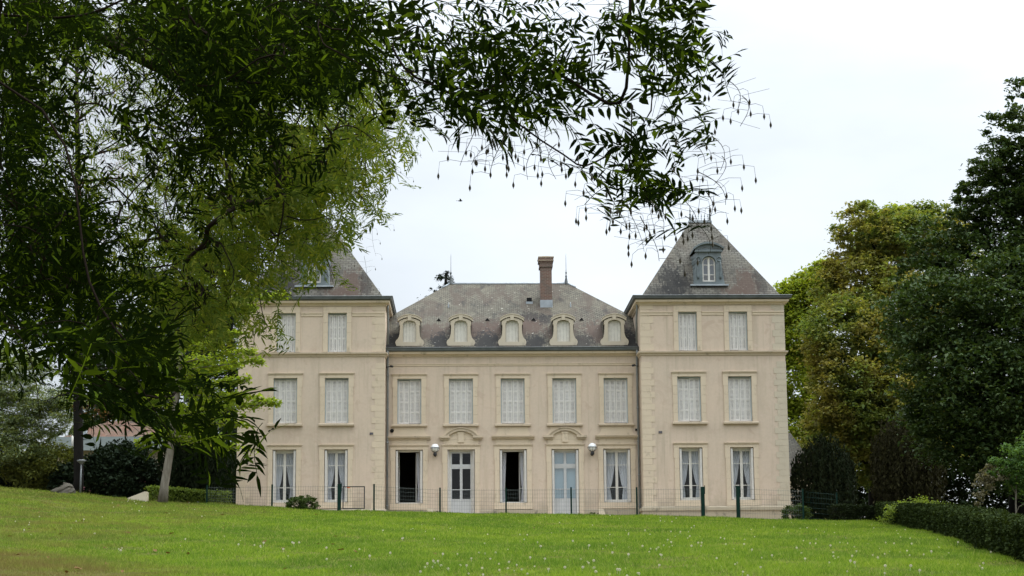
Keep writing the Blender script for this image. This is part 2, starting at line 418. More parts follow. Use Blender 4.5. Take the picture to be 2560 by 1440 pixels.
def grass():
    N = 1300000
    # denser towards the viewer, as blades there show larger
    y = 22.5 * (81.0 / 22.5) ** (rng.random(N) ** .85)
    hw = (y * .3 + 2.0)
    x = CAMX + y * math.tan(YAW) + (rng.random(N) * 2 - 1) * hw
    k = ~((y > 77.85))
    x, y = x[k], y[k]; N = len(x)
    z = ground(x, y) - .01
    cl = np.sin(x * 2.1 + np.sin(y * 1.7)) * np.sin(y * 1.3 + np.sin(x * 1.1))
    h = (.025 + .07 * rng.random(N)) * (1 + .55 * cl) * (1 + .5 * (rng.random(N) > .96))
    bare = np.clip((x + 9.5) / 4.5, .5, 1) + np.clip((y - 29) / 4, 0, 1) + .35 * np.sin(x * 1.9 + y) * np.sin(y * 2.3)
    h *= np.clip(bare, .55, 1)
    a = rng.random(N) * 2 * math.pi
    w = (.0035 + .0035 * rng.random(N)) * np.clip(y / 30, 1, 2.3)
    lean = h * (.25 + .75 * rng.random(N)); la = rng.random(N) * 2 * math.pi
    b = np.stack([x, y, z], -1); s = np.stack([np.cos(a) * w, np.sin(a) * w, np.zeros(N)], -1)
    tip = b + np.stack([np.cos(la) * lean, np.sin(la) * lean, h], -1)
    V = np.stack([b - s, b + s, tip], 1).reshape(-1, 3)
    F = np.arange(3 * N).reshape(-1, 3)
    t = NT('grass_blade'); t.rough(.8, .03)
    isl = t.new('ShaderNodeNewGeometry').outputs['Random Per Island']
    g = t.co('Object')
    c = t.mix(t.rng(isl, 0, 1), (.088, .166, .012), (.285, .385, .034))
    c = t.mix(t.rng(t.noise(.30, 5, .62, g), .42, .62), c, t.mix(1.0, c, (.62, .72, .85), 'MULTIPLY'))
    c = t.mix(t.rng(t.noise(7.5, 4, .7, g), .48, .62, 0, .8), c, t.mix(1.0, c, (.62, .72, .8), 'MULTIPLY'))
    c = t.mix(t.rng(t.noise(4.5, 3, .7, g), .58, .68, 0, .7), c, (.30, .34, .10))
    c = t.mix(t.rng(t.noise(2.6, 4, .6, g), .5, .62, 0, .45), c, t.mix(1.0, c, (.6, .72, .8), 'MULTIPLY'))
    c = t.mix(t.rng(t.noise(1.1, 4, .6, g), .52, .66, 0, .5), c, t.mix(1.0, c, (1.35, 1.18, .9), 'MULTIPLY'))
    c = t.mix(t.rng(isl, .93, .97), c, (.34, .33, .10))
    # worn, dry ground on the near left
    sep = t.new('ShaderNodeSeparateXYZ'); t.link(g, sep.inputs[0])
    ad = t.new('ShaderNodeMath', operation='ADD'); t.link(t.rng(sep.outputs['X'], -10.5, -5.0, .9, -.25), ad.inputs[0]); t.link(t.rng(sep.outputs['Y'], 27, 37, .45, -.55), ad.inputs[1])
    a2 = t.new('ShaderNodeMath', operation='ADD'); t.link(ad.outputs[0], a2.inputs[0]); t.link(t.rng(t.noise(.9, 6, .65, g), .3, .7, -.40, .45), a2.inputs[1])
    c = t.mix(t.rng(a2.outputs[0], .1, .9, 0, .9), c, t.mix(isl, (.17, .105, .045), (.17, .145, .045)))
    t.col(c)
    tr = t.new('ShaderNodeBsdfTranslucent'); t.link(c, tr.inputs['Color'])
    ms = t.new('ShaderNodeMixShader'); ms.inputs[0].default_value = .35
    t.link(t.b.outputs[0], ms.inputs[1]); t.link(tr.outputs[0], ms.inputs[2]); t.link(ms.outputs[0], t.out.inputs[0])
    o = link('grass', np_mesh('grass', V, F), t.m)
    tag(o, 'short bright green grass growing over the sloping lawn', 'grass', kind='stuff')
grass()

# ---------------------------------------------------------------- the house
YT, YC = 80.0, 81.2             # front of the two towers, front of the middle
XI, XO = 5.687, 12.116          # inner and outer tower edges
YB = 86.43                      # back of the towers
house = empty('manor_house', (0, YC, 4.0), 'long cream and pink manor house with two slate-roofed square towers and white shutters', 'manor house')
def H(name, mb, mat, parent=None, **k): return mb.build(name, mat, parent or house, **k)

TW = [7.79, 10.05]              # tower window axes
CW = [-4.63, -2.32, 0., 2.32, 4.63]

def front(mb, x0, x1, z0, z1, y, holes, t=.36):
    """a wall face at depth y with openings, their reveals and a back face"""
    xs = sorted({x0, x1, *[h[0] for h in holes], *[h[1] for h in holes]}); zs = sorted({z0, z1, *[h[2] for h in holes], *[h[3] for h in holes]})
    for a, b in zip(xs, xs[1:]):
        for c, d in zip(zs, zs[1:]):
            mx, mz = (a + b) / 2, (c + d) / 2
            if any(h[0] < mx < h[1] and h[2] < mz < h[3] for h in holes): continue
            mb.quad((a, y, c), (b, y, c), (b, y, d), (a, y, d)); mb.quad((a, y + t, d), (b, y + t, d), (b, y + t, c), (a, y + t, c))
    for a, b, c, d in holes:
        mb.quad((a, y, c), (a, y, d), (a, y + t, d), (a, y + t, c)); mb.quad((b, y, d), (b, y, c), (b, y + t, c), (b, y + t, d))
        mb.quad((a, y, d), (b, y, d), (b, y + t, d), (a, y + t, d)); mb.quad((b, y, c), (a, y, c), (a, y + t, c), (b, y + t, c))

Z_T1 = 11.33                    # top of the tower string course
for s in (-1, 1):
    mb = MB()
    holes = []
    for x in TW:
        c = s * x
        holes += [(c - .515, c + .515, 4.73, 7.04), (c - .52, c + .52, 8.18, 10.19), (c - .415, c + .415, 11.345, 13.10)]
    xa, xb = (XI, XO) if s > 0 else (-XO, -XI)
    front(mb, xa, xb, 3.2, 13.62, YT, holes)
    mb.quad((xa, YT, 3.2), (xa, YB, 3.2), (xa, YB, 13.62), (xa, YT, 13.62)); mb.quad((xb, YB, 3.2), (xb, YT, 3.2), (xb, YT, 13.62), (xb, YB, 13.62))
    mb.quad((xb, YB, 3.2), (xa, YB, 3.2), (xa, YB, 13.62), (xb, YB, 13.62))
    H('tower_wall', mb, M['stucco'])
    # floors, so that each storey is dark inside
    mi = MB()
    for z in (4.4, 7.6, 10.8, 13.6): mi.quad((xa + .02, YT + .38, z), (xb - .02, YT + .38, z), (xb - .02, YB - .02, z), (xa + .02, YB - .02, z))
    for x_ in (xa + .05, xb - .05): mi.quad((x_, YT + .38, 3.2), (x_, YB, 3.2), (x_, YB, 13.6), (x_, YT + .38, 13.6))
    mi.quad((xa, YB - .06, 3.2), (xb, YB - .06, 3.2), (xb, YB - .06, 13.6), (xa, YB - .06, 13.6))
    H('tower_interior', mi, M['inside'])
mb = MB()
holes = []
for i, c in enumerate(CW):
    holes += [(c - .61, c + .61, 4.16 if i in (1, 3) else 4.73, 7.11), (c - .537, c + .537, 8.25, 10.29)]
front(mb, -XI, XI, 3.2, 11.62, YC, holes)
H('wall', mb, M['stucco'])
mi = MB()
for z in (4.15, 7.7, 10.9): mi.quad((-XI, YC + .38, z), (XI, YC + .38, z), (XI, 92, z), (-XI, 92, z))
mi.quad((-8.2, 92, 3.2), (8.2, 92, 3.2), (8.2, 92, 11.6), (-8.2, 92, 11.6))
for s in (-1, 1): mi.quad((s * 8.2, YB, 3.2), (s * 8.2, 92, 3.2), (s * 8.2, 92, 11.6), (s * 8.2, YB, 11.6)); mi.quad((s * (XI + .01), YC, 3.2), (s * (XI + .01), YB, 3.2), (s * (XI + .01), YB, 11.6), (s * (XI + .01), YC, 11.6))
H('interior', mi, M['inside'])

# quoins
for s in (-1, 1):
    for edge in ('outer', 'inner'):
        mb = MB(); z = 4.42; k = 0
        X = s * (XO if edge == 'outer' else XI); d = -1 if (edge == 'outer') == (s > 0) else 1   # towards the wall
        while z < 13.35:
            h = .268 if z < 11 else .31
            if 11.0 < z + h and z < 11.34: z = 11.345; H('quoin_stones', mb, M['stone'] if edge == 'inner' or s < 0 else M['stone_pale']); mb = MB(); continue
            z1 = min(z + h, 11.12 if z < 11.12 else 13.44)
            w = (.56 if k % 2 == 0 else .42) + random.uniform(-.025, .025)
            if z1 - z > .08: mb.box(min(X - d * .014, X + d * w), max(X - d * .014, X + d * w), YT - .014, YT + .3, z + .004, z1 - .004)
            z = z1; k += 1
        H('quoin_stones', mb, M['stone'] if edge == 'inner' or s < 0 else M['stone_pale'])

# plinths
for s in (-1, 1):
    mb = MB()
    xa, xb = (XI, XO) if s > 0 else (-XO, -XI)
    zt = 4.43 if s > 0 else 4.40
    mb.run([(0, 3.0), (.05, 3.0), (.05, zt - .16), (.10, zt - .15), (.10, zt - .02), (.02, zt + .03), (0, zt + .03)], [(xa - .02, 86), (xa - .02, YT - .002), (xb + .02, YT - .002), (xb + .02, 86)])
    H('plinth', mb, M['plinth'])
xs = [-XI] + [v for i in (1, 3) for v in (CW[i] - .83, CW[i] + .83)] + [XI]
for a, b in ((xs[0], xs[1]), (xs[2], xs[3]), (xs[4], xs[5])): mb = MB(); mb.bar([(YC - .05, 3.2), (YC - .002, 3.2), (YC - .002, 4.42), (YC - .03, 4.42), (YC - .05, 4.40)], a, b); H('plinth', mb, M['plinth'])

# string courses, cornices, bands and gutters
for s in (-1, 1):
    mb = MB()
    xa, xb = (XI, XO) if s > 0 else (-XO, -XI)
    mb.run([(0, 11.12), (.04, 11.14), (.05, 11.20), (.12, 11.25), (.13, 11.31), (.02, Z_T1), (0, Z_T1)], [(xa, YT + 6), (xa, YT - .002), (xb, YT - .002), (xb, YT + 6)])
    H('string_course', mb, M['stone_dirty'])
for s in (-1, 1):
    mb = MB(); mg = MB()
    xa, xb = (XI, XO) if s > 0 else (-XO, -XI)
    mb.run([(0, 13.40), (.05, 13.41), (.07, 13.46), (.20, 13.53), (.22, 13.62), (0, 13.64)], [(xa, YB), (xa, YT - .002), (xb, YT - .002), (xb, YB)])
    mg.run([(-.05, 13.645), (.25, 13.645), (.31, 13.68), (.33, 13.78), (.36, 13.795), (.34, 13.815), (.26, 13.80), (-.05, 13.78)], [(xa, YB), (xa, YT), (xb, YT), (xb, YB)])
    H('cornice', mb, M['stone']); H('gutter', mg, M['zinc'])
mb = MB(); mg = MB()
mb.bar([(YC - .002, 11.28), (YC - .05, 11.29), (YC - .07, 11.34), (YC - .20, 11.39), (YC - .22, 11.49), (YC - .002, 11.495)], -XI + .003, XI - .003)
mg.bar([(YC + .1, 11.50), (YC - .25, 11.50), (YC - .31, 11.53), (YC - .33, 11.64), (YC - .36, 11.655), (YC - .34, 11.67), (YC + .1, 11.66)], -XI + .004, XI - .004)
H('cornice', mb, M['stone']); H('gutter', mg, M['zinc'])
mb = MB()
mb.bar([(YC - .002, 10.86), (YC - .03, 10.87), (YC - .03, 10.92), (YC - .05, 10.94), (YC - .05, 10.965), (YC - .002, 10.97)], -XI + .003, XI - .003); H('moulded_band', mb, M['stone'])
for s in (-1, 1):
    cuts = [XI] + [v for x in TW for v in (x - .645, x + .645)] + [XO]
    for a, b in zip(cuts[::2], cuts[1::2]):
        p = sorted((s * (a + .003), s * (b - .003)))
        mb = MB(); mb.bar([(YT - .002, 12.94), (YT - .03, 12.95), (YT - .03, 13.04), (YT - .055, 13.06), (YT - .055, 13.11), (YT - .002, 13.115)], *p); H('moulded_band', mb, M['stone'])

# ---- windows; own coordinates: x from the axis, y inwards from the wall face, z from the sill
def arch(mb, w, h, sw, ear, top, t=.035, zb=0, fillet=True):
    """stone surround of an opening w x h: jambs with ears at the top and a lintel"""
    a = w / 2
    zj = h * .80 if ear else h
    for s in (-1, 1):
        x = sorted((s * a, s * (a + sw)))
        z = zb; k = 0
        n = 4
        for i in range(n):
            z0 = zb + (zj - zb) * i / n; z1 = zb + (zj - zb) * (i + 1) / n
            mb.box(x[0], x[1], -t, .05, z0 + .003, z1 - .003)
        if ear: 
            x = sorted((s * a, s * (a + sw + ear)))
            mb.box(x[0], x[1], -t - .004, .05, zj, h - .003)
    e = a + sw + ear
    mb.box(-e, e, -t - .004, .05, h, h + top)
    if fillet:
        mb.box(-e - .012, e + .012, -t - .035, .04, h + top - .045, h + top - .005)
        mb.box(-e - .028, e + .028, -t - .058, .03, h + top - .005, h + top + .022)
def sill_mesh(w, t=.135):
    mb = MB(); a = w / 2
    mb.bar([(.3, -t), (-.09, -t + .02), (-.13, -t + .03), (-.13, -.03), (-.11, -.006), (.3, .003)], -a, a); return mb

def shutter_mesh(w, h, groups):
    """one folding shutter of two louvred leaves; x from 0 to w"""
    mb = MB(); lw = w / 2
    for k in range(2):
        a, b = k * lw + .004, (k + 1) * lw - .004; st = .05
        yo = .012 * (k % 2)
        mb.box(a, a + st, yo, yo + .035, 0, h); mb.box(b - st, b, yo, yo + .035, 0, h)
        n = len(groups); rails = .055
        gh = (h - rails * (n + 1))
        z = 0
        for g, fr in enumerate(groups):
            mb.box(a + st, b - st, yo + .002, yo + .033, z, z + rails); z += rails
            H_ = gh * fr; ns = max(3, int(H_ / .055))
            for i in range(ns):
                zz = z + (i + .5) * H_ / ns; q = H_ / ns
                mb.add([(a + st, yo + .004, zz - q * .36), (b - st, yo + .004, zz - q * .36), (b - st, yo + .034, zz + q * .54), (a + st, yo + .034, zz + q * .54),
                        (a + st, yo + .010, zz - q * .38), (b - st, yo + .010, zz - q * .38), (b - st, yo + .036, zz + q * .33), (a + st, yo + .036, zz + q * .33)],
                       [(0, 1, 2, 3), (7, 6, 5, 4), (0, 4, 5, 1), (2, 6, 7, 3)])
            z += H_
        mb.box(a + st, b - st, yo + .002, yo + .033, z, h)
    return mb
def wire_frame(w, h):
    mb = MB(); a = w / 2
    for x0, x1 in ((-a + .004, -a + .045), (a - .045, a - .004)): mb.box(x0, x1, .10, .20, .004, h - .004)
    mb.box(-a + .045, a - .045, .10, .20, h - .05, h - .004); return mb

CACHE = {}
def cached(key, fn):
    if key not in CACHE: CACHE[key] = fn().mesh(key if isinstance(key, str) else key[0])
    return CACHE[key]
def shuttered(x, y, z, w, h, groups, sw, ear, top, sill=True, label=None, zb=0):
    mbs = MB(); arch(mbs, w, h, sw, ear, top, zb=zb, fillet=ear > 0)
    key = ('surround', w, h)
    win = link('window', cached(key, lambda: mbs), M['stone'], house, tuple(np.array([x, y, z]) - WLD[house]))
    if label: win['label'] = label
    link('shutter_frame', cached(('shutter_frame', w, h), lambda: wire_frame(w, h)), M['shutter_frame'], win)
    sm = cached(('shutter', w, h), lambda: shutter_mesh(w / 2 - .048, h - .10, groups))
    link('shutter', sm, M['shutter'], win, (-w / 2 + .046, .115 + random.uniform(0, .01), .025 + random.uniform(0, .015)))
    link('shutter', sm, M['shutter'], win, (.002, .115 + random.uniform(0, .01), .025 + random.uniform(0, .015)))
    if sill: link('sill', cached(('sill', w), lambda: sill_mesh(w + .52)), M['stone_dirty'], win)
    return win

def casement_leaf(w, h, rows=(.265, .475, .26), kick=0.):
    """one glazed leaf, x from 0 to w; returns frame and pane"""
    f = MB(); st = .055
    f.box(0, st, 0, .045, 0, h); f.box(w - st, w, 0, .045, 0, h); f.box(st, w - st, .002, .043, 0, .07); f.box(st, w - st, .002, .043, h - .06, h)
    z0 = .07 + kick; H_ = h - .06 - z0
    if kick: f.box(st, w - st, .010, .035, .07, z0); f.box(st, w - st, .002, .043, z0 - .03, z0 + .02)
    z = h - .06
    for r in rows[:-1]:
        z -= r * H_; f.box(st, w - st, .004, .041, z - .014, z + .014)
    p = MB(); p.quad((st, .02, z0), (w - st, .02, z0), (w - st, .02, h - .06), (st, .02, h - .06))
    return f, p
def curtain_mesh(w, h, side, tie=.30, pinch=.36, seed=0):
    """a curtain w wide hung from the top at h and tied back at its outer edge; side -1 hangs left"""
    r = random.Random(seed); nx, nz = 34, 26; v = []
    ph = r.uniform(0, 6)
    for j in range(nz + 1):
        t = j / nz; z = h * t
        if t > tie: q = ((t - tie) / (1 - tie)); e = pinch + (1 - pinch) * (q ** .62)
        else: e = pinch + .16 * (1 - t / tie) ** .8
        for i in range(nx + 1):
            u = i / nx
            x = u * w * e
            y = .028 * math.sin(u * 30 + ph + 1.2 * math.sin(t * 2)) * (.45 + .55 * t) + .012 * math.sin(u * 71 + t * 3)
            v.append((side * (-w + x) if side > 0 else -w + x, y, z))
    f = [(j * (nx + 1) + i, j * (nx + 1) + i + 1, (j + 1) * (nx + 1) + i + 1, (j + 1) * (nx + 1) + i) for j in range(nz) for i in range(nx)]
    if side > 0: v = [(-(-w + (a[0] + w)) if False else -(a[0]), a[1], a[2]) for a in [( -w + (q[0] + w) if False else q[0], q[1], q[2]) for q in v]]
    mb = MB(); mb.add(v, f, smooth=True); return mb
def curtain(win, w, h, side, x=0, z=.05, **k):
    r = MB(); m = curtain_mesh(w, h, -1, **k)
    v = [((-p[0] if side > 0 else p[0]), p[1], p[2]) for p in m.v]
    r.add(v, m.f, smooth=True)
    return r.build('curtain', M['curtain'], win, False, (x, .40, z))

def folded_shutters(win, w, h, wide=False):
    for s in (-1, 1):
        mb = MB()
        n = 2
        if wide:
            # half open, one louvred leaf seen aslant
            sm = cached(('shutter_wide', w, h), lambda: shutter_mesh(.30, h - .06, (.25, .25, .25, .25)))
            o = link('shutter', sm, M['shutter'], win, (s * (w / 2 - .02), .03, .03)); o.rotation_euler = (0, 0, R(62) if s < 0 else R(118))
            continue
        for k in range(n):
            x = s * (w / 2 - .045 - .045 * k)
            mb.box(x - .02, x + .02, .0, .20, .02, h - .05)
        mb.build('shutter', M['shutter'], win, False)
def glazed(x, y, z, w, h, sw, ear, top, kind='closed', zb=0, pinch=.36, tie=.30, label=None, wide=False, glass='glass', cap=True, openl=(80, 62)):
    mbs = MB(); arch(mbs, w, h, sw, ear, top, zb=zb, fillet=True)
    win = link('door' if kind == 'door' else 'window', cached(('surround', w, h, zb), lambda: mbs), M['stone'], house, tuple(np.array([x, y, z]) - WLD[house]))
    if label: win['label'] = label
    cw = w - .24 if not wide else w - .34       # clear width between the folded shutters
    a = cw / 2 + .03
    f = MB(); yo = .24
    f.box(-w / 2 + .003, -a, yo, yo + .07, .003, h - .003); f.box(a, w / 2 - .003, yo, yo + .07, .003, h - .003); f.box(-a, a, yo, yo + .07, h - .09, h - .003); f.box(-a, a, yo - .04, yo + .07, .003, .05)
    f.build('frame', M['white'], win, False)
    hh = h - .15
    lw = a - .004
    if kind == 'door':
        f = MB(); p = MB(); ht = .62; 
        hl = hh - ht - .07
        f.box(-a, a, yo - .006, yo + .055, .055 + hl, .055 + hl + .07)
        for s in (0, 1):
            ff, pp = casement_leaf(lw, hl, (.68, .32), kick=.62); ox = -a + .002 + s * (lw + .004)
            f.add([(q[0] + ox, q[1] + yo, q[2] + .055) for q in ff.v], ff.f); p.add([(q[0] + ox, q[1] + yo, q[2] + .055) for q in pp.v], pp.f)
            ff, pp = casement_leaf(lw, ht, (1,)); zz = .055 + hl + .07
            f.add([(q[0] + ox, q[1] + yo, q[2] + zz) for q in ff.v], ff.f); p.add([(q[0] + ox, q[1] + yo, q[2] + zz) for q in pp.v], pp.f)
        f.build('door_leaf', M['door'], win, False); p.build('pane', M[glass], win, False)
    else:
        ff, pp = cached2(lw, hh)
        for s in (-1, 1):
            if kind == 'open':
                o1 = link('casement', ff, M['white'], win, (s * (a - .0), yo + .03, .06)); ang = R(openl[0 if s < 0 else 1])
                o1.rotation_euler = (0, 0, ang if s < 0 else math.pi - ang)
                link('pane', pp, M[glass], win, (s * a, yo + .03, .06)).rotation_euler = o1.rotation_euler
            else:
                o1 = link('casement', ff, M['white'], win, (-a + .002 if s < 0 else .002, yo, .06))
                link('pane', pp, M[glass], win, (-a + .002 if s < 0 else .002, yo, .06))
    folded_shutters(win, w, h, wide)
    return win
def cached2(w, h):
    k = ('casement', round(w, 3), round(h, 3))
    if k not in CACHE:
        f, p = casement_leaf(w, h); CACHE[k] = (f.mesh('casement'), p.mesh('pane'))
    return CACHE[k]

G4 = (.25, .25, .25, .25)
G3 = (.29, .29, .42)
for s in (-1, 1):
    for i, xx in enumerate(TW):
        x = s * xx
        shuttered(x, YT, 8.18, 1.04, 2.01, G4, .205, .025, .20)
        w2 = shuttered(x, YT, 11.345, .83, 1.755, (.36, .30, .34), .21, 0, .28, sill=False)
        w = glazed(x, YT, 4.73, 1.03, 2.31, .205, .025, .19, glass='glass' if s < 0 or i else 'glass_sky')
        for sd in (-1, 1):
            curtain(w, .40, 2.13, sd, tie=.30, pinch=.38 if s < 0 else .30, seed=int(xx * 10) + sd)
        mb = MB(); mb.box(-.74, .74, -.045, .04, -.26, -.006); mb.build('sill', M['stone'], w, False)
for i, c in enumerate(CW):
    w = shuttered(c, YC, 8.25, 1.075, 2.04, G4, .20, .02, .20)
    door = i in (1, 3)
    if door:
        w = glazed(c, YC, 4.16, 1.22, 2.95, .21, .025, .20, 'door', wide=(i == 1), glass='glass' if i == 1 else 'glass_sky')
        if i == 3:
            mb = MB(); mb.quad((-.52, .36, .6), (.52, .36, .6), (.52, .36, 2.9), (-.52, .36, 2.9)); mb.build('blind', M['blind'], w, False)
    elif i == 4:
        w = glazed(c, YC, 4.73, 1.22, 2.38, .21, .025, .20, glass='glass_sky')
        for sd in (-1, 1): curtain(w, .49, 2.20, sd, tie=.27, pinch=.40, seed=40 + sd)
    else:
        w = glazed(c, YC, 4.73, 1.22, 2.38, .21, .025, .20, 'open', openl=(82, 66) if i == 0 else (70, 66), wide=False)
        curtain(w, .22, 2.2, 1, x=.30, z=.05, pinch=.6, tie=.3, seed=3)
        if i == 2: curtain(w, .22, 2.2, -1, x=-.30, z=.05, pinch=.6, tie=.3, seed=8)
    if not door:
        mb = MB(); mb.box(-.85, .85, -.055, .04, -.28, -.006); mb.build('sill', M['stone'], w, False)

# overdoors and aprons between the ground floor and first floor windows
for i, c in enumerate(CW):
    mb = MB(); mc = MB()
    # frieze over the surround
    mb.box(c - .78, c + .78, YC - .03, YC + .04, 7.335, 7.545)
    # apron with hollow sides under the upper sill
    prof = [(c - .66, 8.11)]
    for k in range(9):
        q = k / 8; prof.append((c - .66 - .25 * (1 - math.cos(q * math.pi / 2)) , 8.11 - .39 * math.sin(q * math.pi / 2)))
    left = prof; right = [(2 * c - x, z) for x, z in reversed(prof)]
    mb.prism(left + right, YC - .028, YC + .03)
    if i in (1, 3):
        n = 16; R1 = .92; zc = 7.16; outer, inner = [], []
        for k in range(n + 1):
            a = math.pi * (.5 + .285 - .57 * k / n)
            outer.append((c + R1 * math.cos(a), zc + R1 * math.sin(a) - .03)); inner.append((c + (R1 - .12) * math.cos(a), zc + (R1 - .12) * math.sin(a) - .03))
        for k in range(n): mc.prism([outer[k], outer[k + 1], inner[k + 1], inner[k]], YC - .13 - .0004 * k, YC + .02)
        for k in range(n):
            o2 = [(c + (p[0] - c) * 1.035, zc + (p[1] - zc) * 1.035) for p in (outer[k], outer[k + 1])]
            mc.prism([o2[0], o2[1], outer[k + 1], outer[k]], YC - .17 - .0004 * k, YC + .02)
        mb.prism([(c - .76, 7.548)] + inner[0:1] + inner[1:-1] + inner[-1:] + [(c + .76, 7.548)], YC - .036, YC + .03)
        mb.box(c - .13, c + .13, YC - .075, YC - .02, 7.42, 7.86); mb.box(c - .16, c + .16, YC - .085, YC - .02, 7.80, 7.88)
        for s in (-1, 1):
            x = sorted((c + s * .54, c + s * .93)); me_ = MB()
            me_.box(x[0], x[1], YC - .11, YC + .02, 7.55, 7.62); x = sorted((c + s * .52, c + s * .97)); me_.box(x[0], x[1], YC - .18, YC + .02, 7.622, 7.71); H('cornice_end', me_, M['stone_dirty'])
    else:
        mc.bar([(YC, 7.545), (YC - .07, 7.55), (YC - .09, 7.61), (YC - .16, 7.63), (YC - .18, 7.70), (YC, 7.725)], c - .95, c + .95)
    H('overdoor_panel', mb, M['stone']); H('arched_pediment' if i in (1, 3) else 'window_cornice', mc, M['stone_dirty'])

# ---- roofs
def roof_face(mb, pts, eu, off=(0, 0)):
    """a roof plane with uv in metres: u along the vector eu, v up the slope"""
    P = [np.array(p, float) for p in pts]; eu = np.array(eu, float); n = np.cross(P[1] - P[0], P[-1] - P[0]); n /= np.linalg.norm(n)
    ev = np.cross(n, eu); ev = ev if ev[2] > 0 else -ev
    uv = [((p - P[0]) @ eu + off[0], (p - P[0]) @ ev + off[1]) for p in P]
    mb.add(pts, [tuple(range(len(pts)))], [uv])
DK, BR, OL = (.020, .019, .018), (.070, .047, .036), (.10, .088, .06)
spots = [(4.9, .6, .5, 1.0, DK, .95), (7.0, .6, .65, 1.15, DK, .95), (9.15, .55, .5, .85, DK, .95), (11.35, .6, .5, 1.0, DK, .7), (2.75, .5, .45, 1.1, DK, .95), (13.6, .6, .5, 1.3, DK, .95),
         (6.35, 1.7, .9, 1.1, BR, .85), (8.6, 2.3, 1.1, 1.2, BR, .9), (7.3, 1.6, .6, 1.0, BR, .85), (12.4, 1.6, 1.0, 1.2, BR, .85), (9.0, 3.2, .8, .5, DK, .7), (9.75, 2.9, .35, .6, DK, .7), (10.4, 1.4, .7, .9, BR, .75), (4.6, 1.6, .8, .9, BR, .75)]
M['slate'] = m_slate('slate_roofing', spots, tone=(1.0, .96, .86))
HW = 8.15; ZE, ZR, YE, YR = 11.66, 15.60, YC - .1, 86.7
mb = MB()
roof_face(mb, [(-HW, YE, ZE), (HW, YE, ZE), (2.86, YR, ZR), (-2.86, YR, ZR)], (1, 0, 0))
roof_face(mb, [(HW, YE, ZE), (HW, 92.4, ZE), (2.86, YR, ZR)], (0, 1, 0)); roof_face(mb, [(-HW, 92.4, ZE), (-HW, YE, ZE), (-2.86, YR, ZR)], (0, -1, 0))
roof_face(mb, [(HW, 92.4, ZE), (-HW, 92.4, ZE), (-2.86, YR, ZR), (2.86, YR, ZR)], (-1, 0, 0))
roof = H('roof', mb, M['slate'])
mb = MB(); mb.tube([(-2.95, YR, ZR + .0), (2.95, YR, ZR + .0)], .06, 8)
for s in (-1, 1):
    mb.tube([(s * 2.86, YR, ZR), (s * 3.2, YR - .36, ZR - .24)], .045, 6)
H('ridge_flashing', mb, M['lead'], roof)
for s, x in ((-1, -2.80), (1, 2.78)):
    mb = MB(); mb.lathe([(.10, 0), (.075, .12), (.035, .30), (.055, .36), (.03, .40), (.025, .48), (.05, .53), (.022, .57), (.012, .7), (.008, 1.35), (.001, 1.5)], (x, YR, ZR), 8)
    H('finial', mb, M['zinc'], roof)
def zroof(y): return ZE + (y - YE) * (ZR - ZE) / (YR - YE)
for x in (-3.34, -1.09, 1.05, 3.28):
    y = 83.35; z = zroof(y); mb = MB()
    mb.add([(x - .11, y, z + .01), (x + .11, y, z + .01), (x, y, z + .15), (x, y + .22, z + .155)], [(0, 1, 2), (0, 2, 3), (1, 3, 2)])
    H('roof_vent', mb, M['dark'], roof)
mb = MB(); y = 85.05; z = zroof(y); mb.box(.80, 1.04, y - .12, y + .1, z - .1, z + .17); v_ = H('roof_outlet', mb, M['dark'], roof)
mb = MB(); mb.box(.76, 1.08, y - .2, y - .125, z - .14, z - .03); H('outlet_apron', mb, M['lead'], roof)
for x in (-2.9, 2.85):
    y = 84.6; z = zroof(y); mb = MB(); mb.box(x - .03, x + .03, y - .08, y + .02, z - .05, z + .1); mb.tube([(x, y - .02, z), (x, y - .05, z + .2)], .012, 5); H('roof_hook', mb, M['lead'], roof)
# chimney
ch = MB()
def bbox_uv(mb, x0, x1, y0, y1, z0, z1):
    for a, b in (((x0, y0), (x1, y0)), ((x1, y0), (x1, y1)), ((x1, y1), (x0, y1)), ((x0, y1), (x0, y0))):
        L = math.dist(a, b); mb.add([(a[0], a[1], z0), (b[0], b[1], z0), (b[0], b[1], z1), (a[0], a[1], z1)], [(0, 1, 2, 3)], [[(0, z0), (L, z0), (L, z1), (0, z1)]])
    mb.quad((x0, y0, z1), (x1, y0, z1), (x1, y1, z1), (x0, y1, z1), uv=[(0, 0), (1, 0), (1, 1), (0, 1)]); mb.quad((x0, y1, z0), (x1, y1, z0), (x1, y0, z0), (x0, y0, z0), uv=[(0, 0), (1, 0), (1, 1), (0, 1)])
cx, cy = 1.715, 85.0
bbox_uv(ch, cx - .265, cx + .265, cy - .45, cy + .45, 14.2, 16.02)
bbox_uv(ch, cx - .315, cx + .315, cy - .50, cy + .50, 16.02, 16.12); bbox_uv(ch, cx - .275, cx + .275, cy - .46, cy + .46, 16.12, 16.22)
bbox_uv(ch, cx - .31, cx + .31, cy - .49, cy + .49, 16.22, 16.30); bbox_uv(ch, cx - .35, cx + .35, cy - .53, cy + .53, 16.30, 16.46)
chim = H('chimney', ch, M['brick'], roof)
mb = MB(); mb.box(cx - .37, cx + .37, cy - .55, cy + .55, 16.462, 16.51); mb.box(cx - .17, cx + .17, cy - .3, cy + .3, 16.512, 16.57); mb.box(cx - .36, cx + .36, cy - .54, cy + .54, 16.30 + .01, 16.335); H('chimney_cap', mb, M['stone_dirty'], roof)
mb = MB(); mb.box(cx - .29, cx + .29, cy - .475, cy + .3, 14.0, 14.43); H('chimney_flashing', mb, M['lead'], roof)

